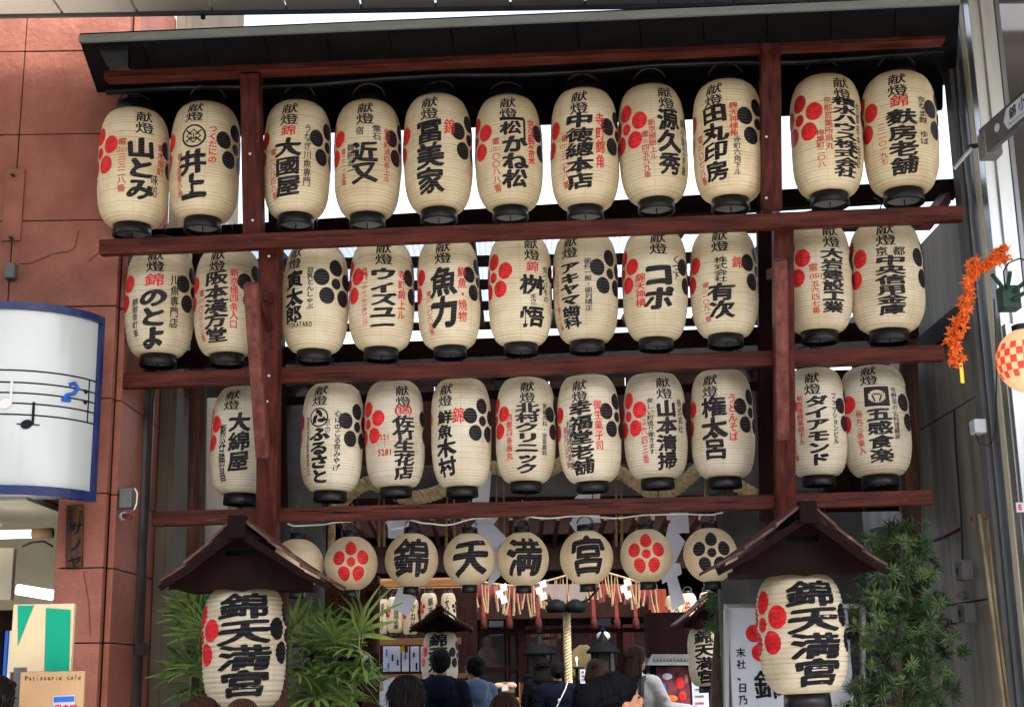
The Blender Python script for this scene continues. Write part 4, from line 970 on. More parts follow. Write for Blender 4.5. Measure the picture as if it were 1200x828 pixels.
rows.append(('2', -.20, [
 (188, 289, 414, 78, 181, 'large writing のとよ under a red character, far left of the middle row', [KT(), ('錦', 0, .30, .42, .58, 'R'), ('のとよ', -.02, .43, .98, .74, 'K'), ('川魚専門店', .60, .30, .80, .28, 'B'), ('錦御幸町東', -.58, .52, .88, .22, 'k')]),
 (268, 288, 413, 76, 254, 'column 阪本漢方堂 with red writing at both sides, behind the left bracket', [KT(), ('阪本漢方堂', 0, .28, .94, .66, 'K'), ('新京極四条入口', .55, .26, .82, .28, 'R'), ('電(221)六三三三番', -.52, .44, .92, .22, 'r')]),
 (369, 284, 409, 76, 344, 'characters 寅太郎 at its left and a whole black crest at its right', [KT(-.05), ('寅太郎', 0, .30, .80, .58, 'K'), TORA, ('豆乳とんしゃぶ', .55, .28, .68, .24, 'B')]),
 (447, 281, 406, 76, 449, 'katakana column ウィズユー between two red columns', [KT(), ('ウィズユー', 0, .31, .90, .74, 'K'), ('各種パーティーケータリング', -.60, .30, .84, .24, 'R'), ('寺町錦上ル', .58, .32, .78, .28, 'R')]),
 (527, 279, 404, 73, 521, 'two characters 魚力, red column 鮮魚焼物 at its right', [KT(), ('魚力', 0, .31, .86, .80, 'K'), ('鮮魚・焼物', .60, .31, .82, .32, 'R'), ('電(221)一〇六五番', -.50, .52, .92, .22, 'r')]),
 (609, 275, 400, 75, 624, 'two bold characters 桝悟 and a red crest at its left', [KT(), ('錦', 0, .29, .39, .44, 'R'), ('桝', 0, .42, .60, .76, 'K'), ('まさご', 0, .59, .73, .26, 'k'), ('悟', 0, .71, .89, .74, 'K'), ('京つけもの', .50, .32, .66, .24, 'k')]),
 (686, 272, 397, 76, 668, 'column アキヤマ歯科 and a whole black crest at its right', [KT(), ('アキヤマ歯科', 0, .32, .92, .58, 'K'), ('歯科一般・歯列矯正', .58, .29, .78, .24, 'k'), ('インプラント電二二番', -.50, .40, .92, .2, 'r')]),
 (766, 269, 394, 76, 771, 'two large katakana コポ with くつ下 in small writing', [KT(), ('コポ', 0, .36, .80, .86, 'K'), ('くつ下', .58, .28, .50, .30, 'B'), ('錦天神横', -.58, .45, .76, .34, 'R')]),
 (847, 266, 391, 79, 843, 'small 株式会社 above the characters 有次', [KT(), ('株式会社', .02, .33, .57, .40, 'B'), ('有次', .02, .58, .90, .74, 'K'), ('錦', .52, .33, .44, .34, 'R'), ('電(221)一〇九一番', -.46, .56, .92, .24, 'r')]),
 (956, 261, 386, 81, 975, 'column 大岩建設工業, red crest and red telephone number at its left', [KT(), ('大岩建設工業', 0, .29, .88, .62, 'K'), HZ('(351)', -.66, .55, .13, .055, .075), ('電', -.58, .43, .51, .28, 'r'), ('五六四七番', -.54, .59, .89, .26, 'r')]),
 (1037, 260, 385, 86, 1043, 'small 京都 above the column 中央信用金庫, last at the right of the middle row', [KT(-.10), ('京', -.22, .29, .38, .36, 'B'), ('都', .24, .29, .38, .36, 'B'), ('中央信用金庫', 0, .375, .91, .72, 'K')])]))
rows.append(('3', -.30, [
 (284, 452, 578, 74, 279, 'characters 大綿屋 half hidden behind the left post, first of the bottom row', [KT(-.30, .06, .26), ('大綿屋', 0, .28, .82, .58, 'K'), ('熊谷勝昌', -.55, .38, .92, .28, 'B')]),
 (388, 448, 575, 72, 372, 'three-comma mark above the writing ふるさと and a black crest', [KT(-.02, .04, .24), tomoe, ('ふるさと', .03, .44, .95, .62, 'K'), ('心にのこる京みやげ', .62, .28, .84, .24, 'B'), ('京の', .30, .36, .50, .2, 'k'), ('京都市中京区新京極四条上ル', -.40, .34, .88, .14, 'k')]),
 (464, 445, 570, 70, 475, 'column 佐竹生花店 and the red number 221-5281', [KT(), HZ('(錦)', -.24, .305, .42, .10, .24), ('佐竹生花店', 0, .36, .95, .66, 'K'), HZ('221', -.78, .56, .19, .07, .12), HZ('5281', -.86, .70, .23, .085, .13), ('｜', -.66, .59, .66, .2, 'r')]),
 (541, 443, 569, 70, 522, 'column 鮮魚木村 at its left and a whole black crest at its right', [KT(), ('鮮魚', 0, .32, .58, .52, 'K'), ('木村', .03, .58, .92, .64, 'K'), ('錦', .48, .30, .45, .40, 'R')]),
 (615, 441, 564, 70, 617, 'column 北村クリニック, centre of the bottom row', [KT(), ('北村クリニック', 0, .28, .95, .72, 'K'), ('京都四条烏丸', -.62, .38, .82, .26, 'R'), ('胃腸内科・泌尿器科', .62, .28, .78, .2, 'k')]),
 (692, 438, 564, 73, 682, 'column 幸福堂老舗 with the red column 御生菓子司', [KT(), ('幸福堂老舗', 0, .27, .95, .70, 'K'), ('御生菓子司', .58, .27, .74, .28, 'R'), ('松原通寺町東', -.40, .44, .90, .24, 'k'), ('電五〇五六番', -.58, .50, .88, .18, 'r')]),
 (768, 436, 560, 74, 782, 'column 山本清掃 and a whole red plum crest at its left', [KT(-.04), ('山本清掃', 0, .29, .94, .62, 'K'), ('株式会社', .50, .27, .60, .22, 'k'), ('美しい町造り働きます', -.52, .27, .80, .22, 'k'), ('電(二五)六四三番', -.74, .36, .88, .22, 'r')]),
 (846, 433, 558, 74, 836, 'characters 権太呂 with red うどんそば beside them', [KT(-.10), ('権太呂', 0, .28, .86, .74, 'K'), ('うどんそば', .60, .26, .70, .30, 'R')]),
 (955, 430, 557, 72, 957, 'katakana column ダイアモンド, immediately right of the right post', [KT(-.12), ('ダイアモンド', 0, .29, .93, .66, 'K'), ('ファッションビル', .60, .26, .74, .22, 'B'), ('新京極錦薬師下ル', -.55, .28, .74, .24, 'R'), ('電(221)7803番', -.82, .50, .88, .2, 'r')]),
 (1026, 428, 556, 81, 1030, 'black square emblem above the characters 五感食楽, last of the bottom row', [KT(-.20, .03, .22), emblem, ('五感食楽', .02, .43, .92, .64, 'K'), ('京野菜の仏料理饌家', .52, .24, .72, .2, 'k'), ('烏丸三条東入', -.55, .44, .84, .24, 'r')])]))
rowname = {'1': 'row of large paper lanterns along the top of the rack', '2': 'row of large paper lanterns across the middle of the rack', '3': 'row of large paper lanterns above the lowest beam'}
pre = 'Cream paper lantern with '
for rn, off, L_ in rows:
    for n_, (cx, ty, by, wd, mx, lab, items) in enumerate(L_):
        d1, d2 = {'1': (11, 6), '2': (5, 3), '3': (3, 1)}[rn]; ty += d1; by += d2      # the near shoulder rises in the view from below
        a = UG(cx, ty, off); b = UG(cx, by, off); c = UG(cx, (ty + by) / 2, off)
        mpx = (UG(cx + 1, (ty + by) / 2, off) - c).length
        R = wd / 2 * mpx; H = (a - c).length + (b - c).length; H = (ray(cx, ty).normalized().angle(ray(cx, by).normalized())) * (c - CAM).length * 1.0 / math.cos(math.atan2(c.z - CAM.z, math.hypot(c.x, c.y)))
        R = round(R, 3); H = round(H, 2)
        rot = math.asin(max(-.9, min(.9, (mx - cx) / (wd / 2))))
        its = [i for i in items if callable(i) or i[0]]
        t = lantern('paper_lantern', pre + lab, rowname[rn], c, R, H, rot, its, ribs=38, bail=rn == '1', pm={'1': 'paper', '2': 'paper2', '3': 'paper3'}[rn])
        # wire hooks: top to the beam above, bottom to the beam below
        tp = c + Vector((0, 0, H / 2 + R * .36 + R * .1)); dn = c - Vector((0, 0, H / 2 + R * .2))
        MB().tube([tp, tp + Vector((.01, -.01, .03)), tp + Vector((0, .02, .07)), tp + Vector((0, .08, .10))], .004, 6).build('hook', M['blackmetal'], t)
        MB().tube([dn, dn + Vector((0, 0, -.085))], .003, 6).build('tie_wire', M['blackmetal'], t)
        if rn in '12':
            s_ = rng.choice((-1, 1)); e = dn + Vector((0, .05, -.06))
            MB().tube([dn + Vector((0, .02, -.05)), e + Vector((s_ * .05, 0, .035)), e + Vector((s_ * .09, .02, .03)), e + Vector((s_ * .13, .02, -.04))], .003, 6).build('cable_loop', M['blackmetal'], t)
# ================================================================== ROUND LANTERNS ON A WIRE
YQ = 7.55
def crest_items(ik):
    def f(inks, W):
        q = Ink(); crest(q, 0, 0, .50); A = np.concatenate(q.A); A = A.copy(); A[:, 1] *= .52; inks[ik].put(*W((A, q.F)))
    return f
rnd = [(348, 662, 62, 60, None, 'plain side of a round lantern half hidden by the left lantern roof'), (412, 660, 62, 62, 'r', 'round cream lantern with a red plum crest, hanging over the palm'),
       (482, 656, 62, 62, '錦', 'round cream lantern painted with the leftmost black character 錦'), (550, 655, 61, 60, '天', 'round cream lantern painted with the second black character 天'),
       (613, 655, 61, 62, '満', 'round cream lantern painted with the third black character 満'), (688, 653, 63, 62, '宮', 'round cream lantern painted with the last black character 宮'),
       (758, 651, 62, 61, 'r', 'round cream lantern with a red plum crest, right of the character 宮'), (833, 650, 64, 62, 'k', 'round cream lantern with a black plum crest beside the right lantern roof')]
for cx, cy, wd, hh, wh, lab in rnd:
    c = U(cx, cy, YQ); mpx = (U(cx + 1, cy, YQ) - c).length; R = round(wd / 2 * mpx, 3); H = round(hh * mpx * .99, 3)
    items = [crest_items('redink')] if wh == 'r' else [crest_items('ink')] if wh == 'k' else [(wh, 0, .13, .85, 1.5, 'Q')] if wh else []
    rot = {'r': -.0, 'k': .05}.get(wh, .05)
    if wh == '錦' or cx == 412: rot = .0
    t = lantern('round_lantern', lab, 'round lanterns strung on a wire under the lowest beam', c, R, H, rot, items, kind='round', ribs=22, amp=.0008, pm='paper_round', seg_=48)
    tp = c + Vector((0, 0, H / 2 + R * .4)); MB().tube([tp + Vector((0, 0, .06)), tp + Vector((.012, 0, .10)), tp + Vector((.0, 0, .125))], .0035, 6).build('hook', M['wire'], t)
wt = thing('light_cable', 'thin grey cable sagging along the round lanterns under the lowest beam', 'cable', U(600, 612, YQ))
P = [(322, 604), (345, 616), (370, 615), (405, 611), (430, 607), (470, 607), (500, 613), (522, 615), (560, 607), (600, 603), (640, 607), (680, 604), (720, 607), (760, 603), (800, 602), (830, 603), (852, 600)]
PP = []
for i in range(len(P) - 1):
    for k in range(5): PP.append(U(P[i][0] + (P[i + 1][0] - P[i][0]) * k / 5, P[i][1] + (P[i + 1][1] - P[i][1]) * (.5 - .5 * math.cos(math.pi * k / 5)), YQ - .02))
MB().tube(PP, .0045, 6).build('cable', M['whitewire'], wt, smooth=True)
MB().tube([U(470, 603, YQ), U(452, 612, YQ), U(458, 620, YQ), U(478, 617, YQ), U(480, 606, YQ), U(466, 603, YQ)], .0045, 6).build('cable_coil', M['whitewire'], wt, smooth=True)
# ================================================================== STRAW ROPE, TASSELS, PAPER STREAMERS
YT = 7.93
rp = thing('straw_rope', 'thick twisted straw rope festooned across the torii', 'rope', U(610, 560, YT))
pth = [(392, 605), (405, 583), (430, 566), (452, 572), (478, 583), (512, 577), (545, 560), (572, 548), (598, 552), (622, 560), (648, 548), (672, 538), (700, 545), (725, 553), (745, 565), (765, 577), (785, 576), (805, 562), (822, 548), (845, 556), (870, 572), (885, 580)]
def smooth_path(p, Y, k=6):
    out = []
    for i in range(len(p) - 1):
        p0 = p[max(i - 1, 0)]; p1 = p[i]; p2 = p[i + 1]; p3 = p[min(i + 2, len(p) - 1)]
        for j in range(k):
            t = j / k
            q = [.5 * ((2 * p1[c]) + (-p0[c] + p2[c]) * t + (2 * p0[c] - 5 * p1[c] + 4 * p2[c] - p3[c]) * t * t + (-p0[c] + 3 * p1[c] - 3 * p2[c] + p3[c]) * t ** 3) for c in (0, 1)]
            out.append(U(q[0], q[1], Y))
    out.append(U(*p[-1], Y)); return out
def twist(par, path, R, turns, m, name='strand', n=3, sr=.44):
    N = len(path); cum = [0]
    for i in range(1, N): cum.append(cum[-1] + (path[i] - path[i - 1]).length)
    M_ = max(40, int(turns * 10))
    def at(s):
        s *= cum[-1]
        for i in range(1, N):
            if cum[i] >= s: 
                f = (s - cum[i - 1]) / max(cum[i] - cum[i - 1], 1e-9); return path[i - 1].lerp(path[i], f), (path[i] - path[i - 1]).normalized()
        return path[-1], (path[-1] - path[-2]).normalized()
    for k in range(n):
        pts = []
        for i in range(M_ + 1):
            p, d = at(i / M_); a = Vector((0, 1, 0)); b = d.cross(a).normalized(); t = 2 * math.pi * (turns * i / M_ + k / n)
            pts.append(p + (a * math.cos(t) + b * math.sin(t)) * R * .60)
        MB().tube(pts, R * sr, 8).build(name, m, par, smooth=True)
twist(rp, smooth_path(pth, YT), .042, 30, M['rope'])
for x, y0, y1 in ((412, 588, 612), (582, 552, 640), (590, 552, 640), (722, 556, 640), (728, 556, 640), (524, 580, 640), (532, 580, 640), (444, 576, 640), (450, 576, 640), (826, 550, 582), (868, 566, 582)):
    a = U(x, y0, YT - .02); b = U(x + rng.uniform(-1.5, 1.5), y1, YT - .02); MB().tube([a, a.lerp(b, .5), b], [.004, .005, .010], 8).build('tassel', M['straw'], rp, smooth=True)
hr = thing('hanging_rope', 'short grey-tan twisted rope end hanging left of the red-crest round lantern', 'rope', U(388, 620, YT))
twist(hr, [U(390, 575, 7.8), U(389, 610, 7.8), U(388, 655, 7.8)], .022, 9, M['rope'])
def shide(label, polys, Y, m='white_paper', nm='paper_streamer', cat='paper streamer', grp='zigzag paper streamers hanging from the rope', scale=1):
    c = polys[0][0]; t = thing(nm, label, cat, U(c[0], c[1], Y), 0, grp)
    for i, p in enumerate(polys):
        yy = Y + .012 * (i % 2)
        P = [U(x, y, yy) + Vector((0, .012 * j, 0)) for j, (x, y) in enumerate(p)]
        P = [U(x, y, yy + (.02 if j in (1, 2) else 0)) for j, (x, y) in enumerate(p)]
        MB().prism(P, (0, -.0015, 0)).build('paper_fold', M[m], t)
shide('large white folded paper streamer between the 錦 and 天 round lanterns and above', [[(562, 556), (576, 551), (573, 588), (553, 588)], [(566, 600), (588, 600), (577, 617), (552, 616)], [(553, 616), (577, 613), (594, 630), (580, 645)], [(582, 636), (592, 652), (586, 675), (570, 690)]], 7.75)
shide('large white folded paper streamer over the 宮 round lantern', [[(684, 572), (704, 571), (703, 584), (673, 584)], [(678, 600), (702, 601), (704, 612), (667, 613)], [(667, 612), (692, 610), (684, 632), (675, 624)]], 7.72)
shide('longest white folded paper streamer right of the red-crest round lantern', [[(785, 598), (806, 598), (808, 624), (786, 625)], [(784, 612), (803, 634), (792, 658), (772, 662)], [(773, 655), (797, 660), (799, 672), (776, 684)], [(780, 672), (791, 668), (803, 706), (788, 715)]], 7.75)
shide('small white folded paper above the 錦 round lantern', [[(454, 605), (478, 605), (478, 620), (470, 631), (455, 630)]], 7.72)
shide('grey folded paper in front of the small lanterns below the 錦 round lantern', [[(467, 688), (488, 700), (478, 722), (459, 711)]], 7.9)
# ================================================================== BIG ROOFED LANTERNS
def roofed(label, cx, y_apex, xl, xr, y_eave, Y, lant, post_px, grp, depth=.62, m1='redwood_x', bigribs=24, items=None, lab2='', crs=('r', 'k'), far=False, name='lantern_roof'):
    k = (U(cx + 1, 700, Y) - U(cx, 700, Y)).length
    ap = U(cx, y_apex, Y - depth / 2); t = thing(name, label, 'post lamp roof', Vector((ap.x, Y, 0)), 0, grp)
    el = U(xl, y_eave, Y - depth / 2); er = U(xr, y_eave, Y - depth / 2)
    for e in (el, er):
        n = 3 if not far else 2
        brk = [ap, ap.lerp(e, .36) + Vector((0, 0, -.010)), ap.lerp(e, .70) + Vector((0, 0, -.012)), e] if not far else [ap, ap.lerp(e, .5) + Vector((0, 0, -.008)), e]
        for j in range(n):        # overlapping boards stepping down the slope, flatter towards the eave
            a = brk[j].lerp(brk[j + 1], 0 if j == 0 else -.12); b = brk[j + 1].copy(); lift = Vector((0, 0, .020 * (n - 1 - j)))
            nb_ = 5 if not far else 3
            for q in range(nb_):
                y0 = depth * q / nb_ + .002; y1 = depth * (q + 1) / nb_ - .002
                A0 = a + Vector((0, y0, 0)) + lift; B0 = b + Vector((0, y0, 0)) + lift * .6; A1 = a + Vector((0, y1, 0)) + lift; B1 = b + Vector((0, y1, 0)) + lift * .6
                if q == 0:
                    for P_ in (A0, B0): P_.y -= .012 * (n - j)
                up = Vector((0, 0, .016)); MB().hexa([A0, B0, B1, A1, A0 + up, B0 + up, B1 + up, A1 + up]).build('roof_board', M['roofwood'], t, bevel=.002)
        dn = Vector((0, -.012, -.028)); MB().bar(brk[0] + dn, brk[-2] + dn, .022, .034, up=(0, 0, 1)).bar(brk[-2] + dn, e + dn, .022, .026, up=(0, 0, 1)).build('bargeboard', M['darkred'], t, bevel=.002)
    MB().box(ap + Vector((0, depth / 2 + .03, .012)), (.05, depth - .05, .04)).build('ridge_beam', M['darkred'], t, bevel=.005)
    MB().box(ap + Vector((0, -.02, -.006)), (.085 if not far else .05, .05, .105 if not far else .06)).build('ridge_block', M['darkred'], t, bevel=.005)
    MB().box((ap.x, Y - depth * .33 + .06, ap.z - .12 * (1 if not far else .6)), (.2 if not far else .12, .01, .08 if not far else .05)).build('vent_shade_board', M['black'], t)  # added black board so the oval opening reads as dark shade
    # gable board with scalloped lower edge and an oval opening
    yb = U(cx, y_eave + 3, Y).z; w2 = (er.x - el.x) / 2 * .86; z0 = yb - .045 * (.5 if far else 1); pl = []
    NN = 28; zt_ = lambda x: ap.z - .03 - (ap.z - el.z) * abs(x) / ((er.x - el.x) / 2)
    mb = MB(); oh = .035 if not far else .02
    for i in range(NN):
        x0 = -w2 + 2 * w2 * i / NN; x1 = x0 + 2 * w2 / NN
        lo = lambda x: z0 + .012 * abs(math.sin(x / w2 * 2 * math.pi)) + .03 * max(0, abs(x) / w2 - .75) * 2
        ga, gb_ = max(zt_(x0), lo(x0) + .002), max(zt_(x1), lo(x1) + .002)
        cxm = (x0 + x1) / 2; zo = ap.z - .115 * (1 if not far else .6)
        if abs(cxm) < .065 * (1 if not far else .6):
            hh = .014
            for lo0, hi0, lo1, hi1 in ((lo(x0), zo - hh, lo(x1), zo - hh), (zo + hh, max(ga, zo + hh + .001), zo + hh, max(gb_, zo + hh + .001))):
                mb.hexa([(ap.x + x0, Y - depth * .33, lo0), (ap.x + x1, Y - depth * .33, lo1), (ap.x + x1, Y - depth * .33 + .02, lo1), (ap.x + x0, Y - depth * .33 + .02, lo0), (ap.x + x0, Y - depth * .33, hi0), (ap.x + x1, Y - depth * .33, hi1), (ap.x + x1, Y - depth * .33 + .02, hi1), (ap.x + x0, Y - depth * .33 + .02, hi0)])
        else:
            mb.hexa([(ap.x + x0, Y - depth * .33, lo(x0)), (ap.x + x1, Y - depth * .33, lo(x1)), (ap.x + x1, Y - depth * .33 + .02, lo(x1)), (ap.x + x0, Y - depth * .33 + .02, lo(x0)), (ap.x + x0, Y - depth * .33, ga), (ap.x + x1, Y - depth * .33, gb_), (ap.x + x1, Y - depth * .33 + .02, gb_), (ap.x + x0, Y - depth * .33 + .02, ga)])
    mb.build('gable_board', M['darkred'], t)
    MB().box((ap.x, Y, z0 + .03), (2 * w2 * .9, depth * .6, .03)).build('ceiling_board', M['darkwood_x'], t)
    px_ = U(post_px, 760, Y + .17).x
    MB().box((px_, Y + depth * .26, z0 / 2 + .02), (.06 if not far else .05, .06, z0)).build('post', M['oldwood_z'], t, bevel=.003)
    lx, ty, by, wd, mx, llab = lant
    c = U(lx, (ty + by) / 2, Y - .02); mpx = (U(lx + 1, 750, Y) - U(lx, 750, Y)).length; R = round(wd / 2 * mpx, 3); H = round((by - ty) * mpx * .985, 3)
    lantern('post_lantern', llab, grp.replace('roofs', 'lanterns'), c, R, H, math.asin((mx - lx) / (wd / 2)), items, kind='barrel', cr=crs, ribs=bigribs, amp=.0045 if not far else .0012, pm='paper_big', seg_=56)
M['roofwood'] = mat('worn_red_roof_board', (.030, .010, .008), .6, .4, 6, .5, stretch=(3, 1, 3), col2=(.09, .04, .032), scuff=((.17, .10, .085), .58, 5))
M['darkred'] = mat('dark_red_board', (.008, .003, .003), .5, .3, 5, .3)
big = [('錦天満宮', 0, .075, .91, 1.32, 'G')]
roofed('small gabled wooden roof over the big lantern at the lower left', 279, 616, 188, 388, 682, 6.75, (288, 687, 828, 97, 288, 'big ribbed cream lantern reading 錦天満宮 below the left wooden roof, black crest at right'), 330, 'gabled roofs over the two big lanterns', items=big)
roofed('small gabled wooden roof over the big lantern at the lower right', 945, 599, 840, 1040, 664, 6.75, (941, 673, 811, 102, 958, 'big ribbed cream lantern reading 錦天満宮 below the right wooden roof, red crest at left'), 942, 'gabled roofs over the two big lanterns', items=[('錦天満宮', 0, .075, .94, 1.26, 'G')])
# white information board behind the right lantern
YB = 7.3
wb = thing('white_notice_board', 'tall white notice board with red plum crest behind the lower right lantern', 'notice board', U(930, 850, YB))
a, b = U(852, 712, YB), U(1010, 960, YB); MB().box((a + b) / 2, (b.x - a.x, .03, a.z - b.z)).build('board', M['plate'], wb, bevel=.002)
a2, b2 = U(849, 708, YB), U(1013, 708, YB)
for p, q in (((849, 710), (1013, 710)), ): MB().bar(U(*p, YB - .01), U(*q, YB - .01), .05, .022).build('frame', M['steel'], wb, bevel=.002)
for x in (851, 1011): MB().bar(U(x, 960, YB - .01), U(x, 713, YB - .01), .022, .05, up=(0, 1, 0)).build('frame', M['steel'], wb, bevel=.002)
yy = YB - .0165
for k in range(5):
    t = math.pi / 2 + k * 2 * math.pi / 5; c = U(902 + 19 * math.cos(t + .0), 748 - 20 * math.sin(t + .0), yy)
    MB().prism([c + Vector((.044 * math.cos(q), 0, .044 * math.sin(q))) for q in [2 * math.pi * i / 20 for i in range(20)]], (0, -.002, 0)).build('crest_petal', M['printred'], wb)
flattext('末社、日乃出稲荷神社', U(868, 764, yy), (1, 0, 0), (0, 0, 1), .050, .018, M['print'], wb, step=.059)
flattext('錦学', U(901, 801, yy), (1, 0, 0), (0, 0, 1), .155, .025, M['print'], wb, step=.17, vertical=False)
flattext('神学', U(995, 742, yy), (1, 0, 0), (0, 0, 1), .10, .03, M['print'], wb, step=.38)
# ================================================================== THE SHRINE BEYOND
YH = 19.0
hall = thing('shrine_hall', 'dark timber shrine hall with red pillars seen through the entrance', 'building', (0, YH, 0))
def hbox(xa, ya, xb, yb, Y, dep, m, name, par=None, bevel=.004, ground=False):
    a, b = U(xa, ya, Y), U(xb, yb, Y); zb_ = 0 if ground else b.z
    return MB().box(((a.x + b.x) / 2, Y + dep / 2, (a.z + zb_) / 2), (b.x - a.x, dep, a.z - zb_)).build(name, M[m], par or hall, bevel=bevel)
hbox(300, 560, 900, 900, 23.5, .1, 'darkwood_z', 'back_wall', ground=True)
for x in (300, 880): 
    a = U(x, 700, YH).x; MB().box((a, 21.2, 2.4), (.1, 4.5, 4.8)).build('side_wall', M['darkwood_z'], hall)
MB().box((0.2, 20.8, U(600, 590, YH).z), (8.2, 6.0, .1)).build('ceiling', M['darkwood_x'], hall)
hbox(400, 588, 860, 622, YH - .6, .15, 'shrinewood', 'eave_beam'); hbox(400, 640, 860, 664, YH - .1, .2, 'shrinewood', 'upper_beam')
for i in range(26):
    x = 395 + i * 18.5; a = U(x, 606, YH - 1.5); b = U(x * .9 + 60, 640, YH); MB().bar(a, b, .05, .07).build('rafter', M['shrinewood'], hall)
hbox(430, 678, 560, 688, 17.6, .08, 'palewood', 'front_rail')
hbox(543, 680, 557, 800, 18.0, .2, 'shrinewood', 'pillar', ground=True); hbox(762, 690, 785, 800, 18.4, .3, 'shrineorange', 'pillar', ground=True)
hbox(557, 700, 762, 722, YH, .15, 'shrinewood', 'lintel')
hbox(786, 690, 800, 800, 18.6, .2, 'shrinewood', 'side_post', ground=True)
for x in (788, 796, 804, 812, 820, 828): hbox(x, 735, x + 6.6, 820, 19.2, .04, 'shrinewood', 'wall_board', ground=True)
hbox(786, 738, 830, 744, 19.1, .06, 'palewood', 'rail')
# glazed lattice front: mullions, panes, and what shows behind
gz = 19.25
for x0, x1 in ((557, 561), (592, 597), (606, 618), (640, 643), (657, 660), (690, 693), (722, 733), (738, 742)): hbox(x0, 722, x1, 830, gz, .07, 'darkwood_z', 'mullion', ground=True)
for y in (738, 781): hbox(557, y, 762, y + 1.8, gz + .005, .05, 'darkwood_x', 'glazing_bar')
pane = bpy.data.materials.new('window_glass'); pane.use_nodes = True; pb = pane.node_tree.nodes['Principled BSDF']; pb.inputs['Base Color'].default_value = (.02, .02, .02, 1); pb.inputs['Roughness'].default_value = .08; pb.inputs['Alpha'].default_value = .35; M['pane'] = pane
for x0, x1 in ((561, 592), (597, 606), (618, 640), (643, 657), (660, 690), (693, 722), (742, 762)):
    for y0, y1 in ((723, 738), (740, 781), (783, 824)): hbox(x0 + .3, y0, x1 - .3, y1, gz + .03, .006, 'pane', 'pane')
# inner shelves, and boards whose red and pink paint in sunlit reflections
M['innerred'] = mat('inner_boards_red_light', (.12, .035, .025), .6, .3, 3, .2, stretch=(.5, 3, 3)); M['pink_reflect_bow'] = mat('pink_reflection_and_bow', (.45, .20, .14), .7, .1, 3)
for y, m_ in ((733, 'innerred'), (745, 'innerred'), (757, 'innerred'), (769, 'innerred')): hbox(612, y, 762, y + 9.5, 20.2, .05, m_, 'inner_board')
for x0, y0, x1, y1 in ((622, 739, 650, 746), (622, 752, 634, 766), (652, 739, 658, 748), (636, 749, 652, 757)): hbox(x0, y0, x1, y1, 20.1, .02, 'pink_reflect_bow', 'reflection_patch')
for x in (652, 674): hbox(x, 721, x + 12, 724, 19.8, .04, 'plate', 'strip_lamp')
hbox(573, 727, 590, 734, 20.0, .1, 'plate', 'inner_shelf'); hbox(573, 742, 590, 744, 20.0, .1, 'plate', 'inner_shelf'); hbox(700, 724, 716, 733, 20.0, .06, 'sheet', 'inner_screen')
hbox(556, 818, 764, 840, 18.4, .5, 'palewood', 'step'); hbox(556, 842, 764, 900, 18.0, .4, 'shrinewood', 'step', ground=True)
# statue-like seated figure behind the glass: folded robe on a stand
rb = thing('robed_display_figure', 'dim seated figure in a patterned robe behind the shrine glass', 'statue', U(572, 790, 19.9))
c = U(572, 770, 19.9); M['robe'] = mat('faded_robe', (.14, .07, .05), .8, .6, 9, .3)
MB().ell(c, (.16, .12, .17)).ell(c + Vector((0, 0, -.15)), (.24, .18, .10)).build('robe', M['robe'], rb, remesh=.012); MB().ell(c + Vector((0, 0, .22)), (.07, .08, .09)).build('head', M['robe'], rb, smooth=True)
# red valance and the fringe of straw and red strips
M['darkcloth'] = mat('dark_red_cloth', (.045, .006, .005), .85, .4, 10, .3)
vl = thing('red_valance', 'red cloth valance across the shrine front', 'valance', U(650, 700, 18.2))
N = 90; vs = []; fs = []
for i in range(N + 1):
    x = 555 + (770 - 555) * i / N; yv = 18.2 + .03 * math.sin(i * .9); vs += [U(x, 684, yv), U(x, 706 + 1.5 * math.sin(i * .45), yv)]
    if i: fs.append((2 * i - 2, 2 * i, 2 * i + 1, 2 * i - 1))
o = MB().add(vs, fs).build('cloth', M['redcloth'], vl, smooth=True); md = o.modifiers.new('s', 'SOLIDIFY'); md.thickness = .004
for i, x in enumerate((566, 596, 630, 695, 722, 744)):
    a = U(x, 700, 18.15); b = U(x + 1, 722, 18.15); MB().bar(b, a, .045, .02, up=(0, 1, 0)).build('red_ribbon', M['redcloth'], vl)
    c_ = U(x + 1, 728, 18.15); MB().lathe([(.045, -.09), (.045, .0), (.03, .05), (.012, .07)], 12, c_).build('tassel', M['darkcloth'], vl, smooth=True)
fr = thing('straw_fringe', 'rope with a fringe of pale straw strips and white zigzags before the shrine', 'fringe', U(650, 684, 16.5))
fp_ = [(540, 676), (580, 684), (615, 686), (650, 678), (690, 668), (730, 676), (770, 690)]
MB().tube(smooth_path(fp_, 16.5), .014, 8).build('cord', M['straw'], fr, smooth=True)
sp = smooth_path(fp_, 16.5, 12)
for i in range(66):
    p = sp[int(i / 66 * (len(sp) - 1))] + Vector((rng.uniform(-.02, .02), rng.uniform(-.01, .01), 0)); l = rng.uniform(.24, .37); s_ = rng.uniform(-.05, .05)
    MB().tube([p, p + Vector((s_ * .3, 0, -l * .5)), p + Vector((s_, 0, -l))], [.006, .009, .014], 5).build('strip', M['straw'] if i % 7 else M['redcloth'], fr)
M['zig'] = mat('dull_white_paper', (.42, .43, .47), .8, .05, 6)
def smallshide(x, y, Y, s=1.0):
    c = U(x, y, Y); t = thing('small_paper_zigzag', 'small white paper zigzag at picture place', 'paper streamer', c, 0, 'small paper zigzags hanging from the straw fringe'); 
    for k in range(3):
        o_ = Vector(((-1) ** k * .018 * s, -.004 * k, -.055 * k * s)); P = [c + o_ + Vector(v) * s for v in ((-.035, 0, .02), (.02, 0, .04), (.035, 0, -.02), (-.02, 0, -.04))]
        MB().prism(P, (0, -.002, 0)).build('paper_fold', M['zig'], t)
    return t
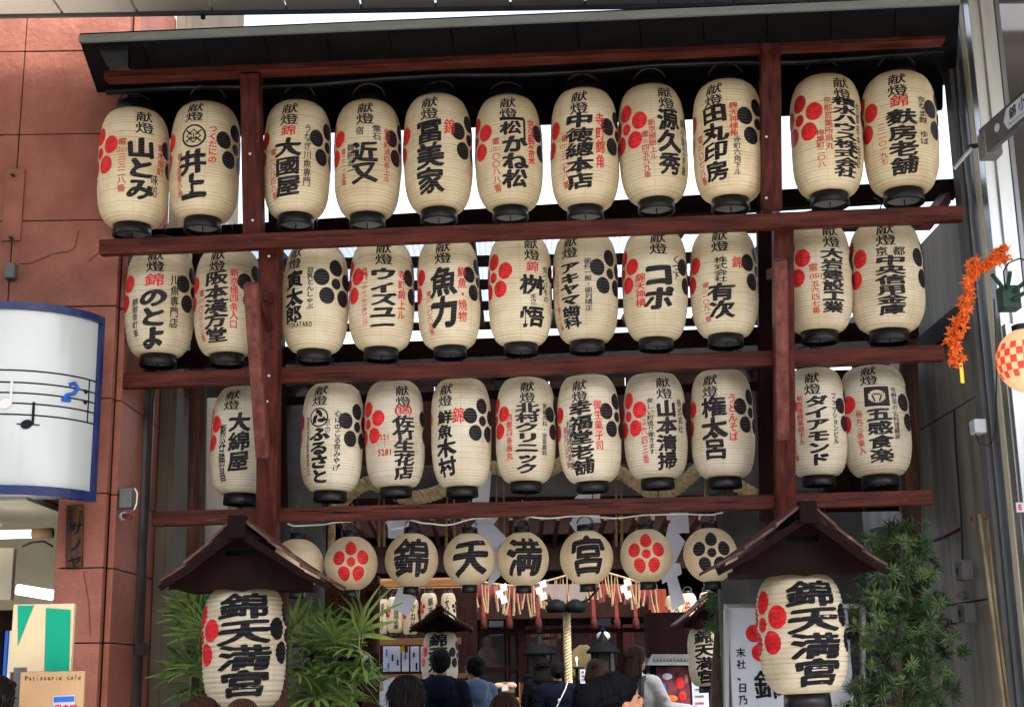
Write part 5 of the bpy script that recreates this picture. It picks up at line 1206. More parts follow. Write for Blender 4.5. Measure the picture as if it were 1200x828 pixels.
for x, y, lb in ((588, 688, 'small white paper zigzag below the 満 lantern, left one'), (634, 684, 'small white paper zigzag between the 満 and 宮 lanterns'), (733, 682, 'small white paper zigzag left of the right red-crest round lantern')):
    smallshide(x, y, 15.8, 1.25)['label'] = lb
smallshide(452, 803, 13.0, 2)['label'] = 'white paper zigzag hanging from the pale rail at the lower left'
M['greycloth'] = mat('grey_pink_cloth', (.14, .11, .10), .8, .1, 6, .1)
# bell and thick rope
bl = thing('bell_rope', 'thick twisted bell rope hanging from dark bells before the shrine', 'bell rope', U(665, 900, 16.0))
twist(bl, [U(664, 712, 16), U(665, 760, 16), U(669, 860, 16)], .045, 13, M['rope'])
for x in (652, 674): 
    c = U(x, 711, 15.9); MB().lathe([(.09, -.06), (.12, -.04), (.12, .01), (.08, .06), (.03, .09)], 20, c).build('bell', M['bronze'], bl, smooth=True)
MB().tube([U(628, 690, 16.1), U(640, 703, 16.1), U(665, 712, 16.1), U(690, 702, 16.1), U(702, 688, 16.1)], .014, 8).build('cradle_bar', M['bronze'], bl)
MB().prism([U(*p, 16.15) for p in ((637, 684), (664, 684), (664, 704), (648, 704))], (0, -.01, 0)).build('paper_cover', M['greycloth'], bl); MB().prism([U(*p, 16.15) for p in ((667, 684), (693, 684), (684, 704), (667, 704))], (0, -.01, 0)).build('paper_cover', M['greycloth'], bl)
# bronze lanterns
def toro(x, y, lab, glass):
    y += 2
    c = U(x, y, 17.2); t = thing('bronze_lantern', lab, 'lantern', Vector((c.x, c.y, 0)), 0, 'bronze garden lanterns before the shrine'); s = .9
    MB().lathe([(.03, .34), (.035, .30), (.015, .28), (.045, .22), (.07, .17), (.16, .10), (.21, .05), (.20, .03)], 6 * 3, c).build('roof', M['bronze'], t)
    MB().lathe([(.14, -.18), (.14, .03)], 6, c).build('fire_box', M[glass], t); 
    for k in range(6):
        q = k * math.pi / 3; p = c + Vector((.14 * math.cos(q), .14 * math.sin(q), 0)); MB().tube([p - Vector((0, 0, .18)), p + Vector((0, 0, .04))], .012, 6).build('frame_bar', M['bronze'], t)
    MB().lathe([(.2, -.30), (.22, -.22), (.17, -.18)], 18, c).build('tray', M['bronze'], t); MB().lathe([(.10, -c.z), (.06, -c.z + .2), (.05, -.4), (.12, -.30)], 16, c).build('stem', M['bronze'], t, smooth=True)
toro(632, 768, 'dark bronze lantern with pointed roof left of the bell rope', 'glassdark'); toro(707, 766, 'dark bronze lantern with a pale globe top right of the bell rope', 'glassdark')
gt = thing('pale_globe', 'pale glass globe above the right bronze lantern', 'lamp', U(707, 745, 17.2)); MB().ell(U(707, 745, 17.3), (.085, .085, .06)).build('globe', M['plate'], gt, smooth=True); MB().lathe([(.03, -.1), (.03, 0)], 12, U(707, 748, 17.3)).build('neck', M['steel'], gt)
ov = thing('gold_oval_ornament', 'pale gold scalloped ornament behind the bell rope', 'ornament', U(684, 780, 17.6)); pts = []
for i in range(48):
    q = 2 * math.pi * i / 48; r = 1 + .06 * abs(math.sin(6 * q)); pts.append(U(684, 776, 17.6) + Vector((.17 * r * math.cos(q), 0, .21 * r * math.sin(q))))
MB().prism(pts, (0, .03, 0)).build('plate', M['gold'], ov, bevel=.004)
ca = thing('candle_stand', 'small dark candle stand with one lit candle and a white tag', 'candle stand', U(677, 900, 16.8)); c = U(676, 780, 16.8)
MB().box(c + Vector((0, 0, -.02)), (.16, .12, .02)).build('tray', M['bronze'], ca); MB().tube([c + Vector((0, 0, -.03)), c + Vector((0, 0, -1.2))], .02, 8).build('stem', M['bronze'], ca)
MB().tube([c, c + Vector((0, 0, .06))], .01, 8).build('candle', M['plate'], ca); fl = bpy.data.materials.new('flame'); fl.use_nodes = True; e = fl.node_tree.nodes['Principled BSDF']; e.inputs['Emission Color'].default_value = (1, .5, .12, 1); e.inputs['Emission Strength'].default_value = 3
MB().ell(c + Vector((0, 0, .08)), (.012, .012, .028)).build('flame', fl, ca, smooth=True); MB().box(U(683, 792, 16.7), (.06, .03, .16)).build('tag', M['plate'], ca); flattext('御神灯', U(683, 787, 16.68), (1, 0, 0), (0, 0, 1), .035, .02, M['print'], ca, step=.045)
# display boards and offering boxes
db = thing('bow_stand', 'stand with a pink bow and white paper in front of the shrine', 'stand', U(596, 850, 16.0))
MB().box(U(595, 805, 16.0), (.15, .02, .12)).build('picture_frame', M['gold'], db, bevel=.004)
c = U(592, 804, 15.9); MB().ell(c + Vector((-.07, 0, .01)), (.06, .03, .035)).ell(c + Vector((.07, 0, .01)), (.06, .03, .035)).ell(c, (.025, .03, .025)).build('bow', M['pink_reflect_bow'], db, smooth=True)
MB().box(U(592, 806, 15.82), (.07, .02, .05)).build('paper', M['plate'], db); MB().box(U(596, 830, 16.0), (.22, .2, .2)).build('box', M['shrinewood'], db, bevel=.005)
fb = thing('wooden_panel_board', 'brown framed wooden panel leaning by the shrine steps', 'panel', U(616, 830, 16.8)); MB().box(U(616, 812, 16.8), (.16, .02, .24)).build('panel', M['shrinewood'], fb); 
for x in (609, 623): MB().box(U(x, 812, 16.78), (.015, .03, .26)).build('frame', M['palewood'], fb)
# ---- omikuji kiosk on the right: grey roof, colourful posters
ks = thing('poster_kiosk', 'small grey-roofed kiosk with colourful posters behind the woman in white', 'kiosk', U(795, 900, 14.0)); YK = 14.0
a, b = U(762, 778, YK), U(814, 850, YK)
MB().box(((a.x + b.x) / 2, YK + .25, b.z / 2 + .0 + .55), (b.x - a.x, .4, 1.1 + b.z)).build('cabinet', M['darkred'], ks, bevel=.004)
MB().hexa([U(758, 779, YK - .1), U(816, 779, YK - .1), U(816, 779, YK - .1) + Vector((0, .6, 0)), U(758, 779, YK - .1) + Vector((0, .6, 0)), U(764, 766, YK), U(812, 766, YK), U(812, 766, YK) + Vector((0, .4, 0)), U(764, 766, YK) + Vector((0, .4, 0))]).build('roof', M['stone'], ks, bevel=.004)
for i in range(12): MB().box(U(768 + i * 4, 770, YK - .07), (.018, .012, .06)).build('roof_rib', M['palegreen'], ks)
M['poster1'] = mat('mixed_colour_poster', (.05, .03, .09), .4, .8, 9, 0, col2=(.22, .05, .05)); 
MB().box(U(790, 805, YK + .03), (.34, .02, .40)).build('poster', M['poster1'], ks)
for x, y, w_, h_, m_ in ((797, 800, .07, .09, 'redink'), (782, 792, .08, .05, 'white_paper'), (800, 815, .06, .07, 'redink'), (787, 818, .1, .05, 'orange'), (777, 806, .05, .08, 'bluepaint'), (804, 795, .03, .07, 'skin')): MB().ell(U(x, y, YK + .02), (w_ * .62, .006, h_ * .62)).build('poster_figure', M[m_], ks)
np_ = thing('pale_paper_notices', 'pale printed notices fixed beside the poster kiosk', 'notices', U(820, 820, 14)); MB().box(U(820, 800, 14), (.16, .02, .7)).build('sheet_board', M['plate'], np_)
for i in range(7): MB().box(U(820, 775 + i * 8, 13.985), (.085, .004, .012)).build('print_line', M['thinred'] if i % 3 == 0 else M['palegreen'], np_)
sp_ = thing('stone_post', 'short grey stone post in front of the rear right lantern', 'post', U(848, 850, 9.2)); a = U(838, 770, 9.2); b = U(862, 770, 9.2)
MB().box(((a.x + b.x) / 2, 9.3, a.z / 2), (b.x - a.x, .2, a.z)).build('shaft', M['stone'], sp_, bevel=.012)
# ---- stall at the left
stl = thing('charm_stall', 'wooden charm stall with white hanging tablets at the left of the shrine', 'stall', U(490, 900, 14.0))
def sbox(xa, ya, xb, yb, Y, dep, m, nm): 
    a, b = U(xa, ya, Y), U(xb, yb, Y); return MB().box(((a.x + b.x) / 2, Y + dep / 2, (a.z + b.z) / 2), (b.x - a.x, dep, a.z - b.z)).build(nm, M[m], stl, bevel=.003)
sbox(440, 748, 540, 754, 14.0, .08, 'palewood', 'counter_lintel'); sbox(440, 680, 545, 686, 14.6, .1, 'palewood', 'top_beam'); sbox(425, 690, 560, 830, 15.2, .05, 'darkwood_z', 'back_wall')
for x0, x1 in ((449, 469), (471, 479), (481, 491), (493, 500)): sbox(x0, 757, x1, 786, 14.2, .02, 'plate', 'tablet')
for i, (x, y) in enumerate(((452, 760), (459, 766), (465, 772), (454, 776), (484, 764), (496, 770), (474, 764), (487, 776))): sbox(x, y, x + 2, y + rng.uniform(4, 9), 14.18, .005, 'print' if i % 3 else 'bluepaint', 'print_mark')
sbox(470, 756, 474, 764, 14.1, .03, 'yellow', 'ribbon'); sbox(474, 756, 478, 764, 14.1, .03, 'redcloth', 'ribbon')
sbox(440, 790, 545, 794, 13.4, .1, 'palewood', 'rail')
for x in range(442, 540, 9): sbox(x, 794, x + 3, 828, 13.4, .04, 'palewood', 'baluster')
sbox(440, 798, 545, 830, 13.8, .03, 'straw', 'straw_mat')
M['smallpaper'] = M['paper']
small = [(449, 722, 12, 40, '菊水', -.3, 'narrow small lantern half hidden at the left end of the stall row'), (463, 720, 20, 42, '中央信用金庫', .1, 'small lantern with a long black column, behind the grey folded paper'), (481, 722, 20, 42, 'かね松', .3, 'small lantern partly covered by the grey folded paper'), (503, 715, 20, 40, '錦市場', .2, 'small lantern with a red crest above the rear left roof'), (526, 715, 18, 40, '大國', -.2, 'small lantern with a black crest beside the brown pillar')]
for cx, cy, wd, hh, tx, r_, lb in small:
    c = U(cx, cy, 14.3); mpx = (U(cx + 1, cy, 14.3) - c).length
    lantern('small_lantern', lb, 'small lanterns above the charm stall', c, round(wd / 2 * mpx, 3), round(hh * mpx, 2), r_, [(tx, 0, .12, .9, .62, 'B')], ribs=24, seg_=28)
small2 = [(731, 722, 22, 44, '丸太町', 0, 'small lantern behind the longest paper streamer'), (806, 716, 22, 42, '錦', 0, 'small lantern with a reddish mark left of the rear right roof'), (829, 714, 18, 40, '井上', .2, 'small lantern nearly hidden by leaves at the torii pillar')]
for cx, cy, wd, hh, tx, r_, lb in [(792, 722, 22, 50, '丸太町', .2, 'small lantern just right of the longest paper streamer')] + small2[1:]:
    c = U(cx, cy, 14.3); mpx = (U(cx + 1, cy, 14.3) - c).length
    lantern('small_lantern', lb, 'small lanterns beside the red pillar', c, round(wd / 2 * mpx, 3), round(hh * mpx, 2), r_, [(tx, 0, .2, .85, .62, 'R' if tx == '錦' else 'B')], ribs=24, seg_=28)
roofed('sunlit small gabled roof over the lantern behind the dark-clothed man', 515, 713, 480, 553, 736, 12.6, (515, 739, 806, 42, 512, 'rear lantern reading 錦天満宮, mostly hidden by the dark-clothed man'), 515, 'gabled roofs over the two rear lanterns', items=[('錦天満宮', 0, .06, .95, 1.0, 'K')], depth=.5, bigribs=26, far=True)
roofed('small gabled roof over the lantern behind the right white board', 834, 697, 793, 872, 732, 12.6, (829, 735, 803, 44, 826, 'rear lantern reading 錦天満宮 left of the white notice board'), 834, 'gabled roofs over the two rear lanterns', items=[('錦天満宮', 0, .06, .95, .9, 'K')], depth=.5, bigribs=26, far=True, crs=(None, 'k'))
# brown notice board with vertical writing behind the palm
nb = thing('brown_notice_board', 'reddish-brown wooden board with columns of black writing behind the palm', 'notice board', U(395, 850, 9.0)); M['brownboard'] = mat('brown_board', (.085, .026, .014), .6, .2, 4, .2, stretch=(6, 1, .6))
a, b = U(338, 676, 9.0), U(443, 765, 9.0); MB().box((a + b) / 2, (b.x - a.x, .03, a.z - b.z)).build('board', M['brownboard'], nb, bevel=.004)
for x in (342, 440): MB().box((U(x, 700, 9.02).x, 9.05, a.z / 2), (.05, .05, a.z)).build('post', M['shrinewood'], nb)
rp_ = U(390, 655, 8.9)
MB().bar(U(335, 690, 8.85), U(392, 662, 8.85), .4, .02).build('roof_board', M['shrinewood'], nb); MB().bar(U(392, 662, 8.85), U(452, 690, 8.85), .4, .02).build('roof_board', M['shrinewood'], nb)
flattext('錦天満宮御由緒', U(433, 696, 8.98), (1, 0, 0), (0, 0, 1), .06, .02, M['print'], nb, step=.066)
for i in range(9): flattext('御祭神菅原道真公御由緒縁起天満宮'[i:] , U(424 - i * 8.5, 698, 8.98), (1, 0, 0), (0, 0, 1), .026, .0, M['print'], nb, step=.032)
# ================================================================== PLANTS
def palm(label, cx, cy, n, Y, xr_, yr_, seed):
    r = random.Random(seed); base = U(cx, 900, Y); t = thing('lady_palm', label, 'plant', Vector((base.x, base.y, 0)))
    k = (U(cx + 1, cy, Y) - U(cx, cy, Y)).length
    for s in range(5):
        b0 = Vector((base.x + r.uniform(-.12, .12), base.y + r.uniform(-.1, .1), 0)); top = U(cx + r.uniform(-xr_ * .5, xr_ * .5), cy + r.uniform(-10, 30), Y)
        MB().tube([b0, b0.lerp(top, .5) + Vector((.03, 0, 0)), top], [.014, .012, .009], 7).build('cane', M['bark'], t, smooth=True)
    meshes = []
    for v in range(5):
        mb = MB(); nb = r.randint(8, 11); L0 = r.uniform(.19, .26)
        for i in range(nb):
            a = R_(-95 + 190 * i / (nb - 1) + r.uniform(-5, 5)); L = L0 * (1 - .25 * abs(i / (nb - 1) - .5)) * r.uniform(.85, 1.1); dr = r.uniform(.2, .55)
            ax = Vector((math.sin(a), math.cos(a), 0)); sd = Vector((ax.y, -ax.x, 0)); pts = []; W = [.003, .010, .0125, .010, .002]; vs = []
            for j in range(5):
                q = j / 4; p = ax * L * q + Vector((0, 0, .04 * q - dr * L * q * q)); vs += [p - sd * W[j], p + Vector((0, 0, -.004)), p + sd * W[j]]
            fs = []
            for j in range(4): fs += [(3 * j, 3 * j + 1, 3 * j + 4, 3 * j + 3), (3 * j + 1, 3 * j + 2, 3 * j + 5, 3 * j + 4)]
            mb.add(vs, fs)
        mb.tube([(0, 0, 0), (0, -.06, -.01), (0, -.16, -.06)], .003, 5)
        meshes.append(mb.mesh('leaf', M['palm']))
    ip = wm(t).inverted()
    for i in range(n):
        x = cx + r.uniform(-xr_, xr_); y = cy + r.uniform(-yr_, yr_); p = U(x, y, Y + r.uniform(-.22, .25)); o = link('leaf', meshes[i % 5], t)
        az = math.atan2(x - cx, r.uniform(8, 40)) if r.random() < .8 else r.uniform(-3, 3)
        up = r.uniform(-.3, 1.1) if y > cy - yr_ * .4 else r.uniform(.6, 1.5)
        # leaf points outwards and towards the street
        o.matrix_local = ip @ Matrix.Translation(p) @ Matrix.Rotation(math.pi - az * .9, 4, 'Z') @ Matrix.Rotation(up, 4, 'X') @ Matrix.Rotation(r.uniform(-.4, .4), 4, 'Y') @ Matrix.Scale(r.uniform(.8, 1.15), 4)
palm('lady palm with spreading green fan leaves right of the lower left lantern', 385, 778, 46, 7.35, 48, 55, 3)
palm('darker lady palm partly hidden at the left of the lower left lantern', 232, 765, 20, 7.35, 13, 50, 5)
def podo(label, cx, cy, Y, blobs, n, seed, cat='shrub', sc=1.0):
    r = random.Random(seed); base = U(cx, 900, Y); t = thing('podocarpus', label, cat, Vector((base.x, base.y, 0)))
    top = U(cx + 5, min(b[1] for b in blobs), Y)
    tr = [Vector((base.x, base.y, 0)), U(cx, 800, Y), U(cx + 4, 720, Y), top]
    MB().tube(tr, [.035, .028, .02, .008], 9).build('trunk', M['bark'], t, smooth=True)
    ms = []
    for v in range(4):
        mb = MB()
        for i in range(26):
            a = i * 2.4; el = r.uniform(.05, 1.15); L = r.uniform(.040, .080); ax = Vector((math.cos(a) * math.cos(el), math.sin(a) * math.cos(el), math.sin(el))); sd = ax.cross(Vector((0, 0, 1))).normalized() * .0052; o_ = Vector((0, 0, .04 * i / 22))
            mb.add([o_, o_ + ax * L * .5 + sd, o_ + ax * L + Vector((0, 0, -.006)), o_ + ax * L * .5 - sd], [(0, 1, 2, 3)])
        mb.tube([(0, 0, -.10), (0, 0, .05)], .003, 4, cap=False); ms.append(mb.mesh('shoot', M['podo']))
    ip = wm(t).inverted()
    for b in blobs:
        q = U(b[0], b[1], Y); k = (U(b[0] + 1, b[1], Y) - q).length
        s0 = U(cx + 3, min(828, b[1] + 20), Y); MB().tube([s0, s0.lerp(q, .5) + Vector((0, 0, .02)), q], [.010, .007, .004], 6).build('branch', M['bark'], t)
        for i in range(int(n * b[2] * b[3] / 900)):
            while True:
                d = Vector((r.uniform(-1, 1), r.uniform(-1, 1), r.uniform(-1, 1)))
                if d.length < 1: break
            d = d * (d.length ** -.35); p = q + Vector((d.x * b[2] * k, d.y * .22, d.z * b[3] * k)); o = link('shoot', ms[i % 4], t); dv = (d + Vector((0, -.5, .5))).normalized()
            o.matrix_local = ip @ Matrix.Translation(p) @ dv.to_track_quat('Z', 'Y').to_matrix().to_4x4() @ Matrix.Rotation(r.uniform(0, 6), 4, 'Z') @ Matrix.Scale(r.uniform(.8, 1.25) * sc, 4)
podo('tall shrub with whorls of narrow dark leaves at the right of the lower right lantern', 1052, 720, 7.25, [(1058, 640, 22, 22), (1030, 640, 18, 14), (1068, 668, 26, 20), (1035, 690, 24, 22), (1075, 705, 24, 18), (1020, 715, 18, 22), (1056, 735, 32, 24), (1010, 745, 12, 16), (1050, 775, 30, 24), (1085, 782, 20, 22), (1015, 800, 18, 24), (1055, 815, 30, 20), (1100, 815, 16, 16), (1010, 830, 20, 14), (1108, 760, 12, 12), (1092, 735, 16, 12), (1075, 625, 10, 16)], 48, 11, sc=.82)
podo('small leafy branch between the rear right roof and the white board', 838, 745, 9.0, [(838, 700, 12, 10), (846, 720, 9, 14), (845, 755, 6, 18), (838, 735, 8, 8)], 60, 12, sc=.8)
# dark cave-like void and small green gap behind the right roof
ter = structure(MB().box((0, 16.1, .125), (9, 14, .25)).build('stone_terrace', M['stone'], bevel=.02))
vd = thing('dark_store', 'dark store opening behind the right side of the rack', 'building', (U(990, 640, 10).x, 10, 0))
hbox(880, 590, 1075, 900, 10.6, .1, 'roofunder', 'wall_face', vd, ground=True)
sr = thing('grey_stone_lion', 'rough grey stone shape rising behind the right shrub', 'stone', U(1035, 680, 8.6)); c = U(1036, 640, 8.6); MB().ell(c, (.075, .09, .13)).ell(c + Vector((.0, 0, -.18)), (.10, .10, .16)).ell(c + Vector((-.05, 0, .07)), (.05, .05, .05)).box(c + Vector((0, 0, -1.3)), (.2, .2, 2.1)).build('stone_body', M['stone'], sr, remesh=.015)
# name strip on the rear right post
flattext('錦天', UG(1066, 590, -.40), (1, 0, 0), (0, 0, 1), .06, .02, M['print'], rack, step=.075)
# ================================================================== PEOPLE
M['hair_light'] = mat('black_hair_strand', (.012, .011, .011), .5, .3, 9, 0); M['hairbrown_light'] = mat('brown_hair_strand', (.045, .022, .015), .5, .3, 9, 0)
def person(label, x, y_head_top, Y, top='navy', bottom='blackcloth', hair='short', hm='hair', facing=0.0, height=None, lean=0.0, arms='down', hood=False, hat=None, bag=None, vox=.013, look=0.0, stripes=False, extra=None, headturn=0.0, tilt=0.0, sleeve=None):
    """a standing figure; facing 0 = away from the camera (+Y); local x to the right, y forward"""
    p = U(x, y_head_top, Y); base = .25 if Y > 9 else 0; H = (p.z - base) / 1.005
    t = thing('person', label, 'person', Vector((p.x, p.y, base)), facing)
    s = H / 1.735
    V = lambda a, b, c: Vector((a * s, b * s + lean * max(0, c - .95) * s, c * s))
    # --- skin body: head, neck, torso, arms, hands, legs as one continuous surface
    hd = V(0, .02 + tilt * .3, 1.60); hr = Matrix.Rotation(headturn, 3, 'Z') @ Matrix.Rotation(tilt, 3, 'X')
    hp = lambda a, b, c: hd + hr @ (Vector((a, b, c)) * s)
    b = MB()
    b.ell(hp(0, -.008, .025), (.074 * s, .092 * s, .092 * s), 20, 14, hr); b.ell(hp(0, .025, -.045), (.055 * s, .062 * s, .066 * s), 16, 12, hr)   # skull, jaw
    b.ell(hp(0, .092, -.012), (.012 * s, .018 * s, .024 * s), 10, 8, hr); b.ell(hp(0, .083, -.052), (.024 * s, .012 * s, .010 * s), 10, 8, hr); b.ell(hp(0, .075, .022), (.05 * s, .014 * s, .012 * s), 10, 8, hr)
    for q in (-1, 1): b.ell(hp(q * .078, -.005, -.008), (.010 * s, .020 * s, .032 * s), 10, 8, hr)
    b.cap(V(0, -.01, 1.42), hp(0, -.012, -.05), .056 * s, .052 * s)
    b.ell(V(0, 0, 1.30), (.17 * s, .105 * s, .17 * s)); b.ell(V(0, 0, 1.08), (.145 * s, .10 * s, .18 * s)); b.ell(V(0, -.005, .93), (.165 * s, .115 * s, .13 * s))
    sh_ = [V(-.175, 0, 1.39), V(.175, 0, 1.39)]
    poses = {'down': ((-.25, .0, 1.12), (-.25, .07, .87), (.25, .0, 1.12), (.25, .07, .87)),
             'front': ((-.24, .05, 1.12), (-.10, .25, 1.14), (.24, .05, 1.12), (.10, .25, 1.14)),
             'pray': ((-.23, .10, 1.15), (-.03, .24, 1.32), (.23, .10, 1.15), (.03, .24, 1.32)),
             'reach': ((-.24, .03, 1.12), (-.18, .2, 1.0), (.24, .10, 1.18), (.33, .38, 1.16)),
             'phone': ((-.24, .05, 1.13), (-.06, .26, 1.18), (.22, .12, 1.16), (.10, .28, 1.25))}[arms]
    el = [V(*poses[0]), V(*poses[2])]; wr = [V(*poses[1]), V(*poses[3])]
    for i in (0, 1):
        b.cap(sh_[i], el[i], .050 * s, .041 * s); b.cap(el[i], wr[i], .041 * s, .028 * s)
        d = (wr[i] - el[i]).normalized(); sd = d.cross(Vector((0, 0, 1))).normalized() if abs(d.z) < .9 else Vector((0, 1, 0)); nn = sd.cross(d)
        pc = wr[i] + d * .05 * s; b.ell(pc, (.034 * s, .034 * s, .034 * s), 12, 8); b.cap(wr[i], pc, .026 * s, .032 * s, 10)
        for f in range(4):
            o = sd * ((f - 1.5) * .019 * s); a1 = pc + d * .025 * s + o; a2 = a1 + (d * .9 + nn * -.25).normalized() * (.030 + .004 * (f in (1, 2))) * s; a3 = a2 + (d * .6 - nn * .7).normalized() * .028 * s
            b.cap(a1, a2, .0092 * s, .0085 * s, 8); b.cap(a2, a3, .0085 * s, .007 * s, 8)
        th = pc + sd * (.030 * s * (1 if i == 0 else -1)); b.cap(th - d * .02 * s, th + (sd * (1 if i == 0 else -1) * .4 + d).normalized() * .04 * s, .011 * s, .009 * s, 8)
    hip = [V(-.09, 0, .90), V(.09, 0, .90)]; kn = [V(-.10, .02, .49), V(.10, .02, .49)]; an = [V(-.10, -.02, .09), V(.10, -.02, .09)]
    for i in (0, 1): b.cap(hip[i], kn[i], .088 * s, .056 * s); b.cap(kn[i], an[i], .056 * s, .038 * s); b.cap(an[i] + Vector((0, 0, -.03 * s)), an[i] + Vector((0, .14 * s, -.05 * s)), .040 * s, .030 * s)
    b.build('body', M['skin'], t, remesh=vox * .8, local=True)
    # --- eyes
    for q in (-1, 1): MB().ell(hp(q * .030, .082, .008), (.013 * s, .006 * s, .0045 * s), 10, 8, hr).build('eye', M['black'], t, local=True, smooth=True); MB().ell(hp(q * .031, .0845, .026), (.017 * s, .005 * s, .0035 * s), 10, 6, hr).build('eyebrow', M['hair'], t, local=True, smooth=True)
    # --- clothes
    j = MB(); j.ell(V(0, 0, 1.30), (.200 * s, .135 * s, .185 * s)); j.ell(V(0, 0, 1.10), (.180 * s, .130 * s, .20 * s)); j.ell(V(0, 0, .95), (.188 * s, .140 * s, .13 * s)); j.cap(V(-.15, 0, 1.40), V(.15, 0, 1.40), .072 * s, .072 * s); j.cap(V(0, -.01, 1.38), V(0, 0, 1.455), .095 * s, .070 * s)
    for i in (0, 1): j.cap(sh_[i], el[i], .075 * s, .062 * s); j.cap(el[i], wr[i] - (wr[i] - el[i]).normalized() * .02 * s, .060 * s, .046 * s)
    # fold ridges at the elbows and across the back
    rr_ = random.Random(int(x * 7))
    for i in (0, 1):
        for q in range(5): c_ = sh_[i].lerp(el[i], .35 + q * .15); j.ell(c_ + Vector((rr_.uniform(-.02, .02), -.02, 0)) * s, (.074 * s, .066 * s, .011 * s), 12, 6, Matrix.Rotation(rr_.uniform(-.5, .5), 3, 'Y'))
    for q in range(7): j.ell(V(rr_.uniform(-.1, .1), -.112, 1.0 + q * .055), (.09 * s, .016 * s, .012 * s), 12, 6, Matrix.Rotation(rr_.uniform(-.7, .7), 3, 'Y'))
    if hood: j.ell(V(0, -.10, 1.42), (.125 * s, .075 * s, .085 * s)); j.ell(V(0, -.13, 1.36), (.10 * s, .05 * s, .09 * s)); j.cap(V(-.09, -.02, 1.46), V(.09, -.02, 1.46), .035 * s, .035 * s)
    j.build('jacket' if hood else 'top', M[top], t, remesh=vox, local=True)
    l = MB(); l.ell(V(0, 0, .92), (.180 * s, .130 * s, .13 * s))
    for i in (0, 1): l.cap(hip[i], kn[i], .104 * s, .075 * s); l.cap(kn[i], an[i] + Vector((0, 0, .04 * s)), .075 * s, .060 * s)
    l.build('trousers', M[bottom], t, remesh=vox * 1.3, local=True)
    for i in (0, 1): MB().cap(an[i] + Vector((0, -.02, -.035)) * s, an[i] + Vector((0, .15, -.05)) * s, .046 * s, .036 * s).build('shoe', M['black'], t, smooth=True, local=True)
    # --- hair
    h = MB(); 
    if hair != 'none':
        h.ell(hp(0, -.022, .038), (.090 * s, .100 * s, .094 * s), 20, 14, hr); h.ell(hp(0, -.060, -.01), (.080 * s, .062 * s, .075 * s), 16, 10, hr)
        for q in (-1, 1): h.ell(hp(q * .066, -.02, .01), (.024 * s, .055 * s, .060 * s), 12, 8, hr)
        h.ell(hp(0, .045, .082), (.066 * s, .045 * s, .030 * s), 12, 8, hr)
        rh = random.Random(int(x))
        for q in range(70):
            a = rh.uniform(0, 6.28); e_ = rh.uniform(.0, 1.3); c_ = Vector((math.cos(a) * math.cos(e_) * .088, math.sin(a) * math.cos(e_) * .096 - .022, math.sin(e_) * .092 + .036)); dd = Vector((-math.sin(a) * .3, -.5, -.6)).normalized() * .03
            if c_.y > .05 and c_.z < .07: continue
            h.cap(hp(*c_), hp(*(c_ + dd)), .010 * s, .004 * s, 6)
    if hair in ('long', 'mid'):
        L = -.30 if hair == 'long' else -.16
        for q in range(22):
            u = -1 + 2 * q / 21; a0 = (u * .080, -.045 - .035 * (1 - u * u), .0); a1 = (u * .100, -.075 - .045 * (1 - u * u), L * .5); a2 = (u * .090 + rng.uniform(-.01, .01), -.070 - .04 * (1 - u * u), L + rng.uniform(-.03, .03))
            h.cap(hp(*a0), hp(*a1), .026 * s, .026 * s, 8); h.cap(hp(*a1), hp(*a2), .026 * s, .010 * s, 8)
    if hair == 'bun': h.ell(hp(0, -.115, -.005), (.045 * s, .04 * s, .042 * s), 14, 10, hr)
    if hair == 'pony': h.cap(hp(0, -.10, -.01), hp(0, -.135, -.14), .034 * s, .030 * s); h.cap(hp(0, -.135, -.14), hp(0, -.125, -.28), .030 * s, .012 * s)
    if hair != 'none': h.build('hair', M[hm], t, remesh=.0075, local=True)
    if hair != 'none' and hat is None:
        st = MB(); rs = random.Random(int(x) + 3); N_ = 420 if Y < 9 else 160
        for q in range(N_):
            a = rs.uniform(0, 6.28); e_ = rs.uniform(-.1, 1.5); sx_, sy_, sz_ = .093, .104, .098
            if math.sin(a) > .25 and e_ < .75: continue
            c_ = Vector((math.cos(a) * math.cos(e_) * sx_, math.sin(a) * math.cos(e_) * sy_ - .025, math.sin(e_) * sz_ + .036)); P_ = [hp(*c_)]
            sw = rs.uniform(-.5, .5); L_ = rs.uniform(.03, .06) if hair in ('short', 'bun') else rs.uniform(.06, .14)
            for k in range(1, 4):
                c2 = c_ + Vector((-math.sin(a) * sw * .3, -.25 * (1 if hair == 'short' else .15), -1)) * L_ * k / 3; c2.x *= 1 + .05 * k * (c_.z > .06); c2.y -= .010 * k * (c_.z > .07); P_.append(hp(*(c2 * (1.0 + .02 * (k == 3)))))
            st.tube(P_, [.0016 * s, .0022 * s, .0016 * s, .0004 * s], 3)
        if hair in ('long', 'mid'):
            for q in range(120):
                u = rs.uniform(-1, 1); L_ = (-.30 if hair == 'long' else -.16) * rs.uniform(.8, 1.15); st.tube([hp(u * .085, -.075 - .05 * (1 - u * u), .02), hp(u * .112, -.100 - .05 * (1 - u * u), L_ * .5), hp(u * .10 + rs.uniform(-.015, .015), -.092 - .045 * (1 - u * u), L_)], [.002 * s, .003 * s, .0006 * s], 3)
        st.build('hair_strands', M[hm + '_light'], t, local=True)
